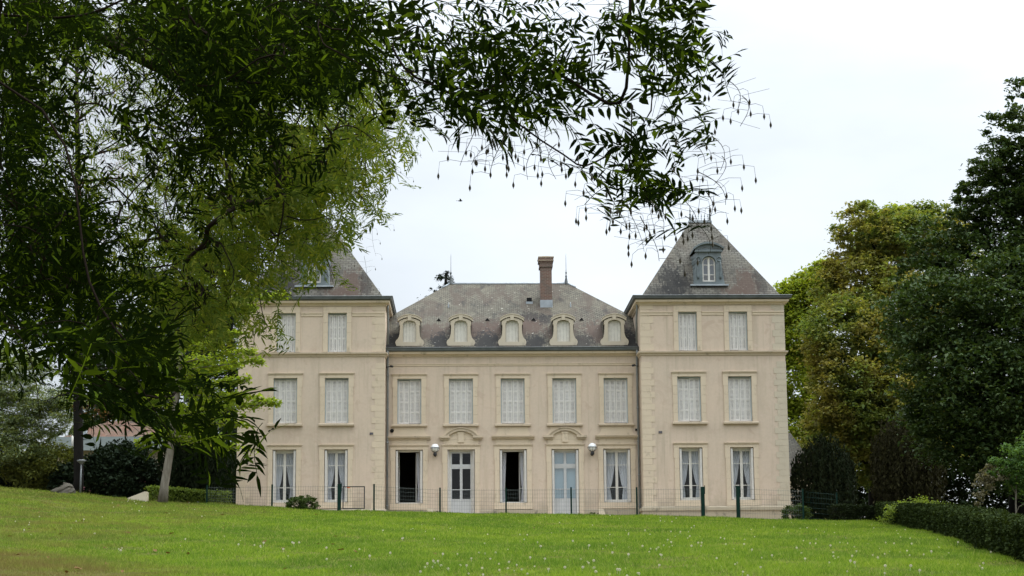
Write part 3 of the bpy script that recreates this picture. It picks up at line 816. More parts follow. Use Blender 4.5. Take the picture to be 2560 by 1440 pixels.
# stone dormers on the eaves
def dormer_stone():
    mb = MB(); sides = []
    prof = [(.62, 0), (.62, .09), (.59, .12), (.625, .18), (.64, .26), (.61, .35), (.53, .42), (.48, .52), (.452, .65), (.442, .82), (.438, 1.04), (.47, 1.06), (.47, 1.19)]
    n = 12; arc = []
    R_ = .80; hz = 1.19; dz = math.sqrt(R_ ** 2 - .47 ** 2)
    for k in range(1, n):
        x = .47 - .94 * k / n; arc.append((x, hz + math.sqrt(R_ ** 2 - x * x) - dz + .06 * 0))
    outer = prof + arc + [(-x, z) for x, z in reversed(prof)]
    # ring of stone round an arched opening
    op = [(.295, .27), (.295, 1.10)] + [(.295 * math.cos(a) / 1, 1.10 + .155 * math.sin(a)) for a in np.linspace(.25, math.pi - .25, 9)] + [(-.295, 1.10), (-.295, .27)]
    y0, y1 = -.02, .28
    # front face by strips from outer to opening, matched by height
    zs = sorted({z for _, z in prof} | {.27, 1.10})
    def xo(z): return np.interp(z, [p[1] for p in prof], [p[0] for p in prof])
    for za, zb in zip(zs, zs[1:]):
        for s in (-1, 1):
            ia = 0 if zb <= .27 + 1e-6 else .295
            q = [(s * ia, za), (s * xo(za), za), (s * xo(zb), zb), (s * ia, zb)]
            if ia == .295 and za >= 1.10 - 1e-6:
                fa = .295 * math.sqrt(max(0, 1 - ((za - 1.10) / .155) ** 2)); fb = .295 * math.sqrt(max(0, 1 - (min(.155, zb - 1.10) / .155) ** 2)); q[0] = (s * fa, za); q[3] = (s * fb, zb)
            mb.quad(*[(x, y0, z) for x, z in (q if s > 0 else q[::-1])])
    xs_ = np.linspace(-.47, .47, 15)
    def top(x): return hz + math.sqrt(R_ ** 2 - x * x) - dz + .02
    def bot(x): return max(1.19, 1.10 + .155 * math.sqrt(max(0, 1 - (x / .295) ** 2))) if abs(x) < .295 else 1.19
    for a, b in zip(xs_, xs_[1:]): mb.quad((a, y0, bot(a)), (b, y0, bot(b)), (b, y0, top(b)), (a, y0, top(a)))
    # reveals and outer returns
    ar = [(.295, .27), (.295, 1.10)] + [(.295 * math.cos(a), 1.10 + .155 * math.sin(a)) for a in np.linspace(0, math.pi, 13)[1:-1]] + [(-.295, 1.10), (-.295, .27), (.295, .27)]
    for p, q in zip(ar, ar[1:]): mb.quad((p[0], y0, p[1]), (q[0], y0, q[1]), (q[0], y1, q[1]), (p[0], y1, p[1]))
    for s in (-1, 1):
        for p, q in zip(prof, prof[1:]): mb.quad((s * p[0], y0, p[1]), (s * q[0], y0, q[1]), (s * q[0], y1, q[1]), (s * p[0], y1, p[1]))
    # hood mould
    for a, b in zip(np.linspace(-.54, .54, 19), np.linspace(-.54, .54, 19)[1:]):
        f = lambda x: 1.19 + math.sqrt(.83 ** 2 - x * x) - math.sqrt(.83 ** 2 - .54 ** 2)
        mb.prism([(a, f(a) + .015), (b, f(b) + .015), (b, f(b) + .125), (a, f(a) + .125)], -.055, .3)
        mb.prism([(a * 1.03, f(a) + .125), (b * 1.03, f(b) + .125), (b * 1.03, f(b) + .165), (a * 1.03, f(a) + .155)], -.075, .3)
    mb.box(-.085, .085, -.07, .1, 1.25, 1.49)
    for s in (-1, 1): mb.lathe([(.001, -.03), (.085, -.03), (.085, .03), (.001, .03)], (0, 0, 0), 12) if False else None
    return mb
def dormer_shutter():
    mb = MB()
    for k in range(4): mb.box(-.288 + k * .144 + .003, -.288 + (k + 1) * .144 - .003, .10, .13, .275, 1.235)
    for x in (-.2, .2):
        for z in (.42, 1.02): mb.box(x - .008, x + .008, .09, .1, z - .04, z + .04)
    return mb
def dormer_roof():
    mb = MB(); n = 10
    zz = lambda x: 1.19 + math.sqrt(.83 ** 2 - x * x) - math.sqrt(.83 ** 2 - .54 ** 2) + .15
    xs_ = np.linspace(-.5, .5, n + 1)
    for a, b in zip(xs_, xs_[1:]): mb.quad((a, .25, zz(a)), (b, .25, zz(b)), (b, 2.6, zz(b)), (a, 2.6, zz(a)), uv=[(a, 0), (b, 0), (b, 2.4), (a, 2.4)])
    for s in (-1, 1): mb.quad((s * .44, .25, 0), (s * .44, 2.6, 0), (s * .5, 2.6, zz(.5)), (s * .5, .25, zz(.5)), uv=[(0, 0), (2.4, 0), (2.4, 1.3), (0, 1.3)])
    return mb
for c in CW:
    d = link('dormer', cached('dormer_stone', dormer_stone), M['stone_pale'], house, tuple(np.array([c, YC + .12, 11.70]) - WLD[house]))
    link('shutter', cached('dormer_shutter', dormer_shutter), M['board'], d)
    link('dormer_roof', cached('dormer_roof', dormer_roof), M['slate'], d)
    mb = MB(); mb.box(-.66, .66, -.06, .3, -.045, -.004); link('flashing', cached('dorm_flash', lambda: mb), M['zinc'], d)

# tower roofs
tsp = [(1.5, .9, .55, 1.3, DK, .85), (2.0, .8, .4, .9, DK, .7), (4.9, .8, .5, 1.2, BR, .85), (5.5, 1.0, .25, 1.0, DK, .5), (1.0, .35, .7, .5, DK, .6), (4.3, .4, .5, .4, BR, .85)]
M['slate_tower'] = m_slate('tower_slate', tsp, .26, .125, .45)
for s in (-1, 1):
    cxr = s * 8.90; a = 3.18; z0, z1 = 13.75, 17.88; ya, yb, ym = YT + .02, YB, 83.25; r_ = .50
    mb = MB()
    roof_face(mb, [(cxr - a, ya, z0), (cxr + a, ya, z0), (cxr + r_, ym, z1), (cxr - r_, ym, z1)], (1, 0, 0))
    roof_face(mb, [(cxr + a, yb, z0), (cxr - a, yb, z0), (cxr - r_, ym, z1), (cxr + r_, ym, z1)], (-1, 0, 0))
    roof_face(mb, [(cxr + a, ya, z0), (cxr + a, yb, z0), (cxr + r_, ym, z1)], (0, 1, 0)); roof_face(mb, [(cxr - a, yb, z0), (cxr - a, ya, z0), (cxr - r_, ym, z1)], (0, -1, 0))
    tr_ = H('tower_roof', mb, M['slate_tower'])
    mb = MB(); mb.box(cxr - r_ - .05, cxr + r_ + .05, ym - .07, ym + .07, z1 - .03, z1 + .06)
    n = 6
    for k in range(n):
        x = cxr - .36 + .72 * k / (n - 1); z = z1 + .06
        mb.box(x - .008, x + .008, ym - .008, ym + .008, z, z + .27)
        mb.box(x - .045, x + .045, ym - .007, ym + .007, z + .10, z + .118); mb.box(x - .03, x + .03, ym - .007, ym + .007, z + .19, z + .235)
        mb.add([(x, ym - .007, z + .33), (x - .022, ym - .007, z + .26), (x + .022, ym - .007, z + .26)], [(0, 1, 2)])
    mb.box(cxr - .42, cxr + .42, ym - .008, ym + .008, z1 + .075, z1 + .095)
    H('roof_cresting', mb, M['lead'], tr_)
    for q in (-1, 1):
        mb = MB(); mb.lathe([(.085, 0), (.06, .06), (.055, .22), (.03, .28), (.055, .33), (.025, .38), (.022, .48), (.04, .52), (.018, .56), (.012, .64), (.001, .84)], (cxr + q * .46, ym, z1 + .03), 8)
        H('finial', mb, M['zinc'], tr_)
    mb = MB(); mb.tube([(cxr + .06, ym, z1), (cxr + .06, ym, z1 + .6)], .008, 5); H('lightning_rod', mb, M['zinc'], tr_)
    if s > 0:
        mb = MB(); x, y, z = cxr - 1.83, 82.6, 16.42; mb.box(x - .2, x + .1, y - .1, y + .1, z, z + .05); H('roof_hook', mb, M['zinc'], tr_)

# zinc dormer on each tower roof
def zinc_dormer():
    mb = MB(); y0 = 0
    # front: flaring body below a segmental pediment with an arched opening
    prof = [(.69, 0), (.69, .08), (.66, .2), (.62, .5), (.58, .78), (.56, .95), (.585, 1.12), (.56, 1.24), (.545, 1.48)]
    zs = [p[1] for p in prof]; xo = lambda z: np.interp(z, zs, [p[0] for p in prof])
    ow, oz, oc = .30, .12, .98
    zz = sorted(set(zs) | {oz, oc, 1.05, 1.12, 1.18, 1.24, oc + ow - .001})
    def xi(z):
        if z < oz: return 0
        if z <= oc: return ow
        return ow * math.sqrt(max(0, 1 - ((z - oc) / ow) ** 2))
    for za, zb in zip(zz, zz[1:]):
        for s in (-1, 1):
            ia, ib = (0, 0) if zb <= oz + 1e-6 else (xi(max(za, oz)), xi(zb))
            q = [(s * ia, za), (s * xo(za), za), (s * xo(zb), zb), (s * ib, zb)]
            mb.quad(*[(x, y0, z) for x, z in (q if s > 0 else q[::-1])])
    ar = [(ow, oz), (ow, oc)] + [(ow * math.cos(a), oc + ow * math.sin(a)) for a in np.linspace(0, math.pi, 15)[1:-1]] + [(-ow, oc), (-ow, oz), (ow, oz)]
    for p, q in zip(ar, ar[1:]): mb.quad((p[0], y0, p[1]), (q[0], y0, q[1]), (q[0], .2, q[1]), (p[0], .2, p[1]))
    # arch mould
    for k in range(14):
        a, b = math.pi * k / 14, math.pi * (k + 1) / 14
        mb.prism([((ow + .02) * math.cos(a), oc + (ow + .02) * math.sin(a)), ((ow + .075) * math.cos(a), oc + (ow + .075) * math.sin(a)), ((ow + .075) * math.cos(b), oc + (ow + .075) * math.sin(b)), ((ow + .02) * math.cos(b), oc + (ow + .02) * math.sin(b))], -.04, 0)
    # cheeks, a little wider at the back
    for s in (-1, 1):
        for p, q in zip(prof, prof[1:]): mb.quad((s * p[0], y0, p[1]), (s * q[0], y0, q[1]), (s * (q[0] + .16), 1.9, q[1]), (s * (p[0] + .06), 1.9, p[1]))
    # cornice and segmental pediment
    mb.box(-.62, .62, -.10, .1, 1.48, 1.55)
    f = lambda x, Rr=1.02, w=.68: math.sqrt(Rr ** 2 - x * x) - math.sqrt(Rr ** 2 - w * w)
    xs_ = np.linspace(-.68, .68, 17)
    for a, b in zip(xs_, xs_[1:]):
        mb.prism([(a, 1.552 + f(a) + .03), (b, 1.552 + f(b) + .03), (b, 1.552 + f(b) + .12), (a, 1.552 + f(a) + .12)], -.15, 2.1)
        if abs(a) < .6 and abs(b) < .6: mb.quad((a, -.02, 1.552), (b, -.02, 1.552), (b, -.02, 1.60 + f(b)), (a, -.02, 1.60 + f(a)))
    xs2 = np.linspace(-.46, .46, 11); g = lambda x: math.sqrt(.9 ** 2 - x * x) - math.sqrt(.9 ** 2 - .46 ** 2)
    for a, b in zip(xs2, xs2[1:]): mb.prism([(a, 1.58 + g(a)), (b, 1.58 + g(b)), (b, 1.61 + g(b)), (a, 1.61 + g(a))], -.035, -.018)
    # volutes beside the opening
    for s in (-1, 1):
        mb.tube([(s * (.47 + .10 * math.cos(t)), -.02, 1.15 + .10 * math.sin(t)) for t in np.linspace(0, 5.5, 12)], .022, 6)
        mb.tube([(s * (.50 + .03 * math.sin(t * 3)), -.015, .25 + .8 * t) for t in np.linspace(0, 1, 8)], np.linspace(.05, .02, 8), 6)
    return mb
def zinc_frame():
    f = MB(); ow, oz, oc, y = .29, .125, .98, .10
    f.box(-ow, -ow + .055, y, y + .06, oz, oc); f.box(ow - .055, ow, y, y + .06, oz, oc); f.box(-.045, .045, y - .01, y + .06, oz, oc + ow - .02); f.box(-ow + .055, ow - .055, y, y + .06, oz, oz + .07)
    for k in range(12):
        a, b = math.pi * k / 12, math.pi * (k + 1) / 12
        f.prism([((ow - .05) * math.cos(a), oc + (ow - .05) * math.sin(a)), (ow * math.cos(a), oc + ow * math.sin(a)), (ow * math.cos(b), oc + ow * math.sin(b)), ((ow - .05) * math.cos(b), oc + (ow - .05) * math.sin(b))], y, y + .06)
    for z in (.45, .90): f.box(-ow + .055, ow - .055, y + .004, y + .05, z - .014, z + .014)
    return f
for s in (-1, 1):
    d = link('zinc_dormer', cached('zinc_dormer', zinc_dormer), M['zinc_blue'], house, tuple(np.array([s * 8.875, YT + .42, 14.42]) - WLD[house]))
    link('frame', cached('zinc_frame', zinc_frame), M['white'], d)
    mb = MB(); mb.add([(.28 * math.cos(a), .14, .98 + .28 * math.sin(a)) for a in np.linspace(0, math.pi, 13)] + [(-.28, .14, .13), (.28, .14, .13)], [tuple(range(15))]); link('pane', cached('zinc_pane', lambda: mb), M['glass_sky'], d)
    mb = MB(); mb.box(-.32, .32, .5, .52, .1, 1.35); link('backing', cached('zinc_back', lambda: mb), plain('dim_grey_blind', (.20, .23, .27), .8), d)
    mb = MB(); mb.box(-.86, .86, -.09, .1, -.075, -.01); link('flashing', cached('zinc_flash', lambda: mb), M['lead'], d)

# pipes, lamps and small fittings on the front
for s in (-1, 1):
    mb = MB(); x = s * 5.60
    mb.tube([(x, YC - .28, 11.52), (x, YC - .28, 11.40), (x, YC - .12, 11.05), (x, YC - .12, 3.9)], .05, 8)
    for z in (10.4, 8.9, 7.4, 5.9, 4.6): mb.tube([(x, YC - .12, z), (x, YC - .12, z + .05)], .064, 8)
    H('downpipe', mb, M['pipe'])
    mb = MB(); x = s * 5.58
    mb.tube([(x, YT + .35, 13.62), (x, YT + .35, 13.3), (x - s * .0, YT + .7, 12.9), (x, YT + .8, 11.8)], .05, 8); H('downpipe', mb, M['pipe'])
    mb = MB(); mb.tube([(s * 5.66, YC - .12, 10.80), (s * 5.42, YC - .45, 10.80)], .018, 6); mb.tube([(s * 5.46, YC - .42, 10.81), (s * 5.36, YC - .52, 10.78)], .05, 8); H('spotlight', mb, M['iron'])
mb = MB(); mb.tube([(-5.40, YC - .03, 7.96), (-5.40, YC + .02, 7.96)], .085, 16, cap=True); H('vent_hole', mb, M['dark'])
mb = MB(); mb.box(5.47, 5.64, YC - .04, YC + .02, 7.90, 8.0); H('vent_grille', mb, M['dark'])
for x, z in ((-6.25, 7.72), (6.47, 7.72)):
    mb = MB(); mb.box(x - .08, x + .08, YT - .02, YT + .02, z - .05, z + .05); H('wall_plaque', mb, M['plaque'])
for x in (-3.475, 3.52):
    l = empty_l = None
    mb = MB(); z = 7.16; y = YC - .27; r_ = .185
    mb.lathe([(.03, -.36), (.075, -.33), (.085, -.26), (.06, -.2)], (x, y, z), 10)
    mb.tube([(x, y, z - .27), (x, y + .15, z - .29), (x, YC, z - .29)], .03, 8); mb.tube([(x, YC - .03, z - .29), (x, YC + .01, z - .29)], .075, 12)
    mb.lathe([(r_ + .004, -.012), (r_ + .022, -.012), (r_ + .022, .012), (r_ + .004, .012), (r_ + .004, -.012)], (x, y, z), 20)
    for k in range(8):
        a = 2 * math.pi * k / 8
        mb.tube([(x + (r_ + .012) * math.cos(a) * math.cos(t), y + (r_ + .012) * math.sin(a) * math.cos(t), z - (r_ + .012) * math.sin(t)) for t in np.linspace(0, 1.3, 7)], .008, 5)
    l = H('wall_lamp', mb, M['iron'])
    mb = MB(); mb.lathe([(max(.001, r_ * math.cos(t)), r_ * math.sin(t)) for t in np.linspace(-math.pi / 2, math.pi / 2, 13)], (x, y, z), 18); H('globe', mb, M['globe'], l)

# ---------------------------------------------------------------- foliage tools
def rot_basis(d, roll):
    """per row: unit axes (forward, side, up) along directions d"""
    d = d / np.linalg.norm(d, axis=1, keepdims=True)
    up = np.tile([0., 0, 1], (len(d), 1))
    s = np.cross(d, up); s /= np.linalg.norm(s, axis=1, keepdims=True) + 1e-9
    u = np.cross(s, d)
    c, q = np.cos(roll)[:, None], np.sin(roll)[:, None]
    return d, s * c + u * q, u * c - s * q

def leaf_quads(P, size, up=.5, aspect=.6, jitter=.35, fold=.18):
    """one folded leaf (two triangles' worth of quad) at every point"""
    n = len(P)
    d = rng.normal(size=(n, 3)); d[:, 2] = d[:, 2] * .45 - .25
    f, s, u = rot_basis(d, rng.normal(0, 1.15 - up, n))
    L = (size * (1 + jitter * rng.normal(size=n).clip(-1.5, 1.8)))[:, None]
    W = L * aspect * .5
    a = P - f * L * .5; b = P + s * W + u * L * fold; c = P + f * L * .5; e = P - s * W + u * L * fold
    V = np.stack([a, b, c, e], 1).reshape(-1, 3)
    return V, np.arange(4 * n).reshape(-1, 4)

def lobes_points(lobes, n, clump=.22, shell=.62, flat=1.0):
    """points of a crown: lobes [(centre, rx, ry, rz)], filled by small clumps that keep mostly to each lobe's outside"""
    L = np.array([[*c, *r] for c, r in lobes], float)
    area = (L[:, 3] * L[:, 5] + L[:, 3] * L[:, 4]); pr = area / area.sum()
    out = []
    nc = max(20, n // 42)
    li = rng.choice(len(L), nc, p=pr)
    d = rng.normal(size=(nc, 3)); d /= np.linalg.norm(d, axis=1, keepdims=True)
    r = shell + (1 - shell) * rng.random(nc) ** .6
    r *= np.where(rng.random(nc) < .12, 1.12, 1)
    C = L[li, :3] + d * L[li, 3:] * r[:, None]
    rad = L[li, 3:].mean(1) * clump * (.6 + .8 * rng.random(nc))
    ci = rng.integers(0, nc, n)
    P = C[ci] + rng.normal(size=(n, 3)) * (rad[ci] * .62)[:, None] * np.array([1, 1, .62 * flat])
    return P

def limb_mb(mb, a, b, ra, rb, n=7, sag=0, wob=.04, sides=7):
    a, b = np.array(a, float), np.array(b, float); L = np.linalg.norm(b - a)
    t = np.linspace(0, 1, n)[:, None]
    p = a + (b - a) * t + np.array([0, 0, 1]) * sag * L * (4 * t * (1 - t))
    p[1:-1] += rng.normal(size=(n - 2, 3)) * wob * L / n * 2
    mb.tube(p, list(np.linspace(ra, rb, n)), sides)
    return p

def px_lobes(rows, Y):
    """rows (px, py, rx, ry[, dY[, ryd]]) in photograph pixels at depth Y: centres and radii in metres"""
    out = []
    for r in rows:
        px, py, rx, ry = r[:4]; dy = r[4] if len(r) > 4 else 0; k = (Y + dy) / FPX
        out.append((at(px, py, Y + dy), (rx * k, (r[5] if len(r) > 5 else (rx + ry) / 2 * k), ry * k)))
    return out

def tree(name, label, cat, base, lobes, n, leaf, mat, bark, trunk_r, top=None, group=None, limbs=True, clump=.22, shell=.62, up=.5, aspect=.6, flat=1.0, lean=(0, 0)):
    base = np.array([base[0], base[1], float(ground(base[0], base[1])) - .15]) if len(base) == 2 else np.array(base, float)
    t = empty(name, tuple(base), label, cat, group)
    C = np.array([c for c, r in lobes])
    top = np.array(top if top is not None else [C[:, 0].mean() * .5 + base[0] * .5, base[1], C[:, 2].mean()], float)
    mb = MB()
    p = limb_mb(mb, base, top, trunk_r, trunk_r * .45, 9, wob=.03, sides=10)
    if limbs:
        for c, r in lobes:
            k = np.argmin(np.abs(p[:, 2] - (c[2] - .6 * abs(c[0] - p[-1][0]) - .3))); k = min(max(k, 2), len(p) - 1)
            limb_mb(mb, p[k], c, trunk_r * .4, trunk_r * .08, 7, .05, .06, 6)
    mb.build('trunk', bark, t)
    P = lobes_points(lobes, n, clump, shell, flat)
    g = ground(P[:, 0], P[:, 1]); P[:, 2] = np.maximum(P[:, 2], g + .05)
    V, F = leaf_quads(P, leaf, up, aspect)
    link('crown', np_mesh('crown', V - WLD[t], F), mat, t)
    return t

# ---------------------------------------------------------------- trees to the right of the house
LF = {}
LF['linden'] = leafmat('linden_leaf', [(.020, .040, .010), (.036, .064, .017), (.055, .085, .027), (.024, .048, .012), (.10, .13, .055)], .22, spec=.2)  # palest tone painted in for highlights on the leaf clusters
LF['chestnut'] = leafmat('autumn_chestnut_leaf', [(.09, .135, .040), (.14, .18, .05), (.07, .11, .034), (.19, .20, .055)], .36, cols2=[(.17, .17, .05), (.13, .115, .04), (.25, .22, .06)], clump=.4)
LF['lime'] = leafmat('lime_green_leaf', [(.16, .22, .025), (.24, .27, .035), (.11, .17, .022)], .42)
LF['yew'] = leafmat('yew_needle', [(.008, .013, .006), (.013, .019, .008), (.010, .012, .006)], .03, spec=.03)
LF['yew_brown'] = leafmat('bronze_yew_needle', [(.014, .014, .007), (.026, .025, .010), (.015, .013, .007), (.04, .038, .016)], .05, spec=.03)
LF['hedge'] = leafmat('hedge_leaf', [(.010, .016, .005), (.018, .028, .008), (.013, .02, .006)], .12)
LF['hedge_gloss'] = leafmat('glossy_hedge_leaf', [(.010, .017, .0045), (.016, .026, .007), (.036, .052, .014), (.012, .02, .005)], .12, .8, spec=.03)
LF['lightshrub'] = leafmat('light_shrub_leaf', [(.11, .16, .03), (.16, .21, .045), (.08, .125, .025)], .35)
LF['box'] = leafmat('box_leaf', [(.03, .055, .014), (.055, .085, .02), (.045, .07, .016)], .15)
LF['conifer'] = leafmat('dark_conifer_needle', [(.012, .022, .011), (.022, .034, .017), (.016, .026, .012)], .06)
LF['cedar'] = leafmat('blue_cedar_needle', [(.15, .20, .09), (.22, .27, .14), (.11, .15, .06), (.24, .25, .06)], .3)
LF['olive'] = leafmat('olive_shrub_leaf', [(.085, .10, .022), (.12, .13, .03), (.05, .065, .018)], .25)
LF['dead'] = leafmat('dead_pale_leaf', [(.13, .12, .075), (.19, .17, .11), (.08, .075, .045)], .2)
LF['rust'] = leafmat('rust_twig', [(.14, .06, .035), (.20, .10, .06), (.10, .05, .03)], .3)
LF['orange'] = leafmat('orange_leaf', [(.16, .06, .02), (.10, .045, .018), (.20, .09, .02)], .3)
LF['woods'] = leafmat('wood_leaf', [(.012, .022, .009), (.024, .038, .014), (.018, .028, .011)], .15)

YL = 64
tree('linden_tree', 'huge dark green linden rising past the frame behind the right hedge', 'tree', tuple(at(2540, 1200, YL)[:2]),
     px_lobes([(2575, 260, 60, 90), (2545, 350, 95, 95), (2490, 405, 90, 62), (2560, 440, 130, 120), (2530, 570, 110, 110), (2620, 560, 170, 160, 0), (2480, 690, 170, 130), (2390, 790, 190, 130, -1), (2560, 800, 200, 190, -2), (2400, 920, 170, 130, -1.5), (2520, 980, 210, 160, -2.5),
               (2420, 1070, 160, 120, -1), (2560, 1120, 180, 130, -2), (2370, 1040, 120, 90), (2660, 900, 240, 300), (2310, 850, 110, 90, .5), (2640, 420, 120, 160), (2460, 495, 75, 70), (2420, 570, 80, 70), (2300, 700, 80, 70, 1.), (2340, 610, 90, 70, 1)], YL),
     125000, .15, LF['linden'], M['bark_dark'], .42, top=at(2580, 350, YL), clump=.17, up=.75, flat=.75, shell=.5)
YN = 97
tree('chestnut_tree', 'broad horse chestnut turning brown and yellow beside the right tower', 'tree', tuple(at(2180, 1200, YN)[:2]),
     px_lobes([(2165, 580, 90, 75), (2135, 690, 75, 70), (2230, 610, 100, 90), (2330, 580, 110, 75), (2160, 720, 130, 110), (2105, 845, 80, 80, -2), (2130, 850, 130, 120, -3), (2250, 790, 130, 120, -2), (2110, 950, 90, 80, -3), (2170, 980, 140, 120, -4),
               (2120, 1050, 110, 90, -2), (2290, 930, 130, 120, -3), (2250, 1080, 160, 110, -3), (2120, 1130, 140, 90, -2), (2380, 700, 120, 110)], YN),
     120000, .19, LF['chestnut'], M['bark_dark'], .45, top=at(2200, 640, YN), clump=.17, up=.75, flat=.75, shell=.5)
YK = 108
tree('lime_green_tree', 'light lime green tree peeping out between the right tower and the chestnut', 'tree', tuple(at(2010, 1200, YK)[:2]),
     px_lobes([(2030, 730, 60, 60), (1985, 760, 55, 60), (1960, 790, 45, 60), (2000, 850, 70, 80), (1985, 960, 60, 90), (2060, 700, 50, 50), (1990, 1080, 70, 80), (2250, 560, 60, 45), (2300, 580, 60, 50), (2200, 600, 60, 60)], YK),
     60000, .2, LF['lime'], M['bark'], .3, top=at(2020, 760, YK), clump=.24)

def yew(name, label, px, w, top, Y, mat, n, leaf=.16, bottom=1290, flare=.75):
    """a broad upright yew of packed vertical shoots"""
    b = at(px, bottom, Y); gz = float(ground(b[0], Y)); zt = at(px, top, Y)[2]; k = Y / FPX; W = w * k / 2
    t = empty(name, (b[0], Y, gz), label, 'yew')
    mb = MB(); mb.tube([(b[0], Y, gz - .1), (b[0] + .05, Y, gz + .8), (b[0], Y, zt - .8)], [.2, .16, .05], 8); mb.build('trunk', M['bark_dark'], t)
    ns = 260; P = []
    a = rng.random(ns) * 2 * math.pi; rr = np.sqrt(rng.random(ns))
    for i in range(ns):
        x, y = math.cos(a[i]) * rr[i], math.sin(a[i]) * rr[i]
        hgt = (zt - gz) * (1 - .28 * rr[i] ** 2.5) * random.uniform(.86, 1.03); m = n // ns
        t_ = rng.random(m) ** .8
        wid = W * (flare + (1 - flare) * np.sin(np.clip(t_ * 1.15, 0, 1) * math.pi * .72))
        q = np.stack([b[0] + x * wid, Y + y * wid, gz + .1 + t_ * (hgt - .1)], -1)
        q[:, :2] += rng.normal(size=(m, 2)) * (.09 * (1.05 - t_))[:, None]
        P.append(q)
    P = np.concatenate(P); N = len(P)
    d = rng.normal(size=(N, 3)) * .35 + np.array([0, 0, 1.0]); f, s, u = rot_basis(d, rng.random(N) * 6.28)
    L = (leaf * (.6 + .8 * rng.random(N)))[:, None]
    V = np.stack([P, P + f * L * .5 + s * L * .22, P + f * L, P + f * L * .5 - s * L * .22], 1).reshape(-1, 3)
    link('crown', np_mesh('crown', V - WLD[t], np.arange(4 * N).reshape(-1, 4)), mat, t)
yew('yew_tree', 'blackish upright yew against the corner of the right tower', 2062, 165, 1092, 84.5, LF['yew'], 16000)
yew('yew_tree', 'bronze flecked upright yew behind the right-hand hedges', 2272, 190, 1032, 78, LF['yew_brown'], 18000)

def hedge_mesh(path, width, height, dens, leaf, top_round=.08):
    """leaf points on the skin of a clipped hedge along a plan path"""
    P = np.array(path, float); seg = np.linalg.norm(np.diff(P, axis=0), axis=1); cum = np.concatenate([[0], np.cumsum(seg)]); L = cum[-1]
    n = int(L * (2 * height + width) * dens)
    s = rng.random(n) * L
    x = np.interp(s, cum, P[:, 0]); y = np.interp(s, cum, P[:, 1])
    i = np.clip(np.searchsorted(cum, s) - 1, 0, len(seg) - 1)
    T = np.diff(P, axis=0)[i] / seg[i][:, None]; N = np.stack([T[:, 1], -T[:, 0]], -1)
    q = rng.random(n) * (2 * height + width)
    off = np.where(q < height, -width / 2, np.where(q < height + width, q - height - width / 2, width / 2))
    z = np.where(q < height, q, np.where(q < height + width, height, 2 * height + width - q))
    k = rng.random(n) < .25
    off = off * np.where(k, rng.random(n), 1)
    wv = 1 + .06 * np.sin(s * 2.1) + .05 * np.sin(s * 5.3 + 1)
    x = x + N[:, 0] * off * wv; y = y + N[:, 1] * off * wv
    z = z * (1 + .03 * np.sin(s * 1.7) + .02 * np.sin(s * 6.1)) + ground(x, y)
    out = np.stack([x, y, z], -1) + rng.normal(size=(n, 3)) * np.array([.05, .05, .035])
    out[:, 2] = np.maximum(out[:, 2], ground(out[:, 0], out[:, 1]) + .01)
    return out
def hedge(name, label, path, width, height, dens, leaf, mat, cat='hedge'):
    c = np.array(path[0]); t = empty(name, (c[0], c[1], float(ground(*c))), label, cat)
    P = hedge_mesh(path, width, height, dens, leaf)
    V, F = leaf_quads(P, leaf, .3, .62)
    link('foliage', np_mesh('foliage', V - WLD[t], F), mat, t)
    mb = MB()
    pp = np.array(path, float); cum = np.concatenate([[0], np.cumsum(np.linalg.norm(np.diff(pp, axis=0), axis=1))])
    for s in np.arange(.2, cum[-1], .45):
        x, y = np.interp(s, cum, pp[:, 0]), np.interp(s, cum, pp[:, 1]); g = float(ground(x, y))
        for k in range(4):
            dx, dy = random.uniform(-.8, .8) * width / 2, random.uniform(-.5, .5) * width; mb.tube([(x, y, g - .03), (x + dx * .5, y + dy * .5, g + height * .5), (x + dx, y + dy, g + height * .88)], [.014, .01, .004], 5)
    mb.build('stems', M['bark_dark'], t)
    return t
def hp(px, Y): return tuple(at(px, 1300, Y)[:2])
path = [hp(2222, 76), hp(2290, 67), hp(2370, 56), hp(2470, 45), hp(2600, 36), hp(2800, 29)]
hedge('clipped_hedge', 'long clipped dark hedge running down the right edge of the lawn', path, .85, .76, 1500, .07, LF['hedge_gloss'])
hedge('clipped_hedge', 'low clipped hedge between the green wire fence and the long hedge', [hp(2090, 77.5), hp(2215, 78.5)], .8, .66, 1500, .07, LF['hedge'])

def bush(name, label, px, py, w, h, Y, mat, n=5000, leaf=.07, cat='bush', shell=.8):
    c = at(px, py, Y); k = Y / FPX; g = float(ground(c[0], Y))
    t = empty(name, (c[0], Y, g), label, cat)
    rx, rz = w * k / 2, h * k
    P = lobes_points([((c[0], Y, g + rz * .42), (rx, rx * .9, rz * .55)), ((c[0] - rx * .35, Y, g + rz * .38), (rx * .6, rx * .7, rz * .5)), ((c[0] + rx * .35, Y, g + rz * .36), (rx * .6, rx * .7, rz * .5))], n, .18, shell)
    P[:, 2] = np.maximum(P[:, 2], g + .02)
    V, F = leaf_quads(P, leaf, .4)
    link('foliage', np_mesh('foliage', V - WLD[t], F), mat, t)
    mb = MB()
    for i in range(9):
        a = i * .7; mb.tube([(c[0], Y, g - .05), (c[0] + rx * .4 * math.cos(a), Y + rx * .4 * math.sin(a), g + rz * .4), (c[0] + rx * .7 * math.cos(a), Y + rx * .7 * math.sin(a), g + rz * .7)], [.02, .012, .005], 5)
    mb.build('stems', M['bark_dark'], t)
    return t
bush('round_bush', 'round dark clipped bush at the foot of the right tower corner', 1990, 1275, 70, 44, 78.2, LF['box'], 5000)
bush('round_bush', 'low rounded olive green bush in front of the left tower windows', 757, 1262, 78, 34, 76.4, LF['box'], 6000, .06)
bush('light_shrub', 'pale yellow-green sprawling shrub lying over the top of the long hedge', 2295, 1255, 180, 66, 69.5, LF['lightshrub'], 6000, .085, 'shrub', .7)
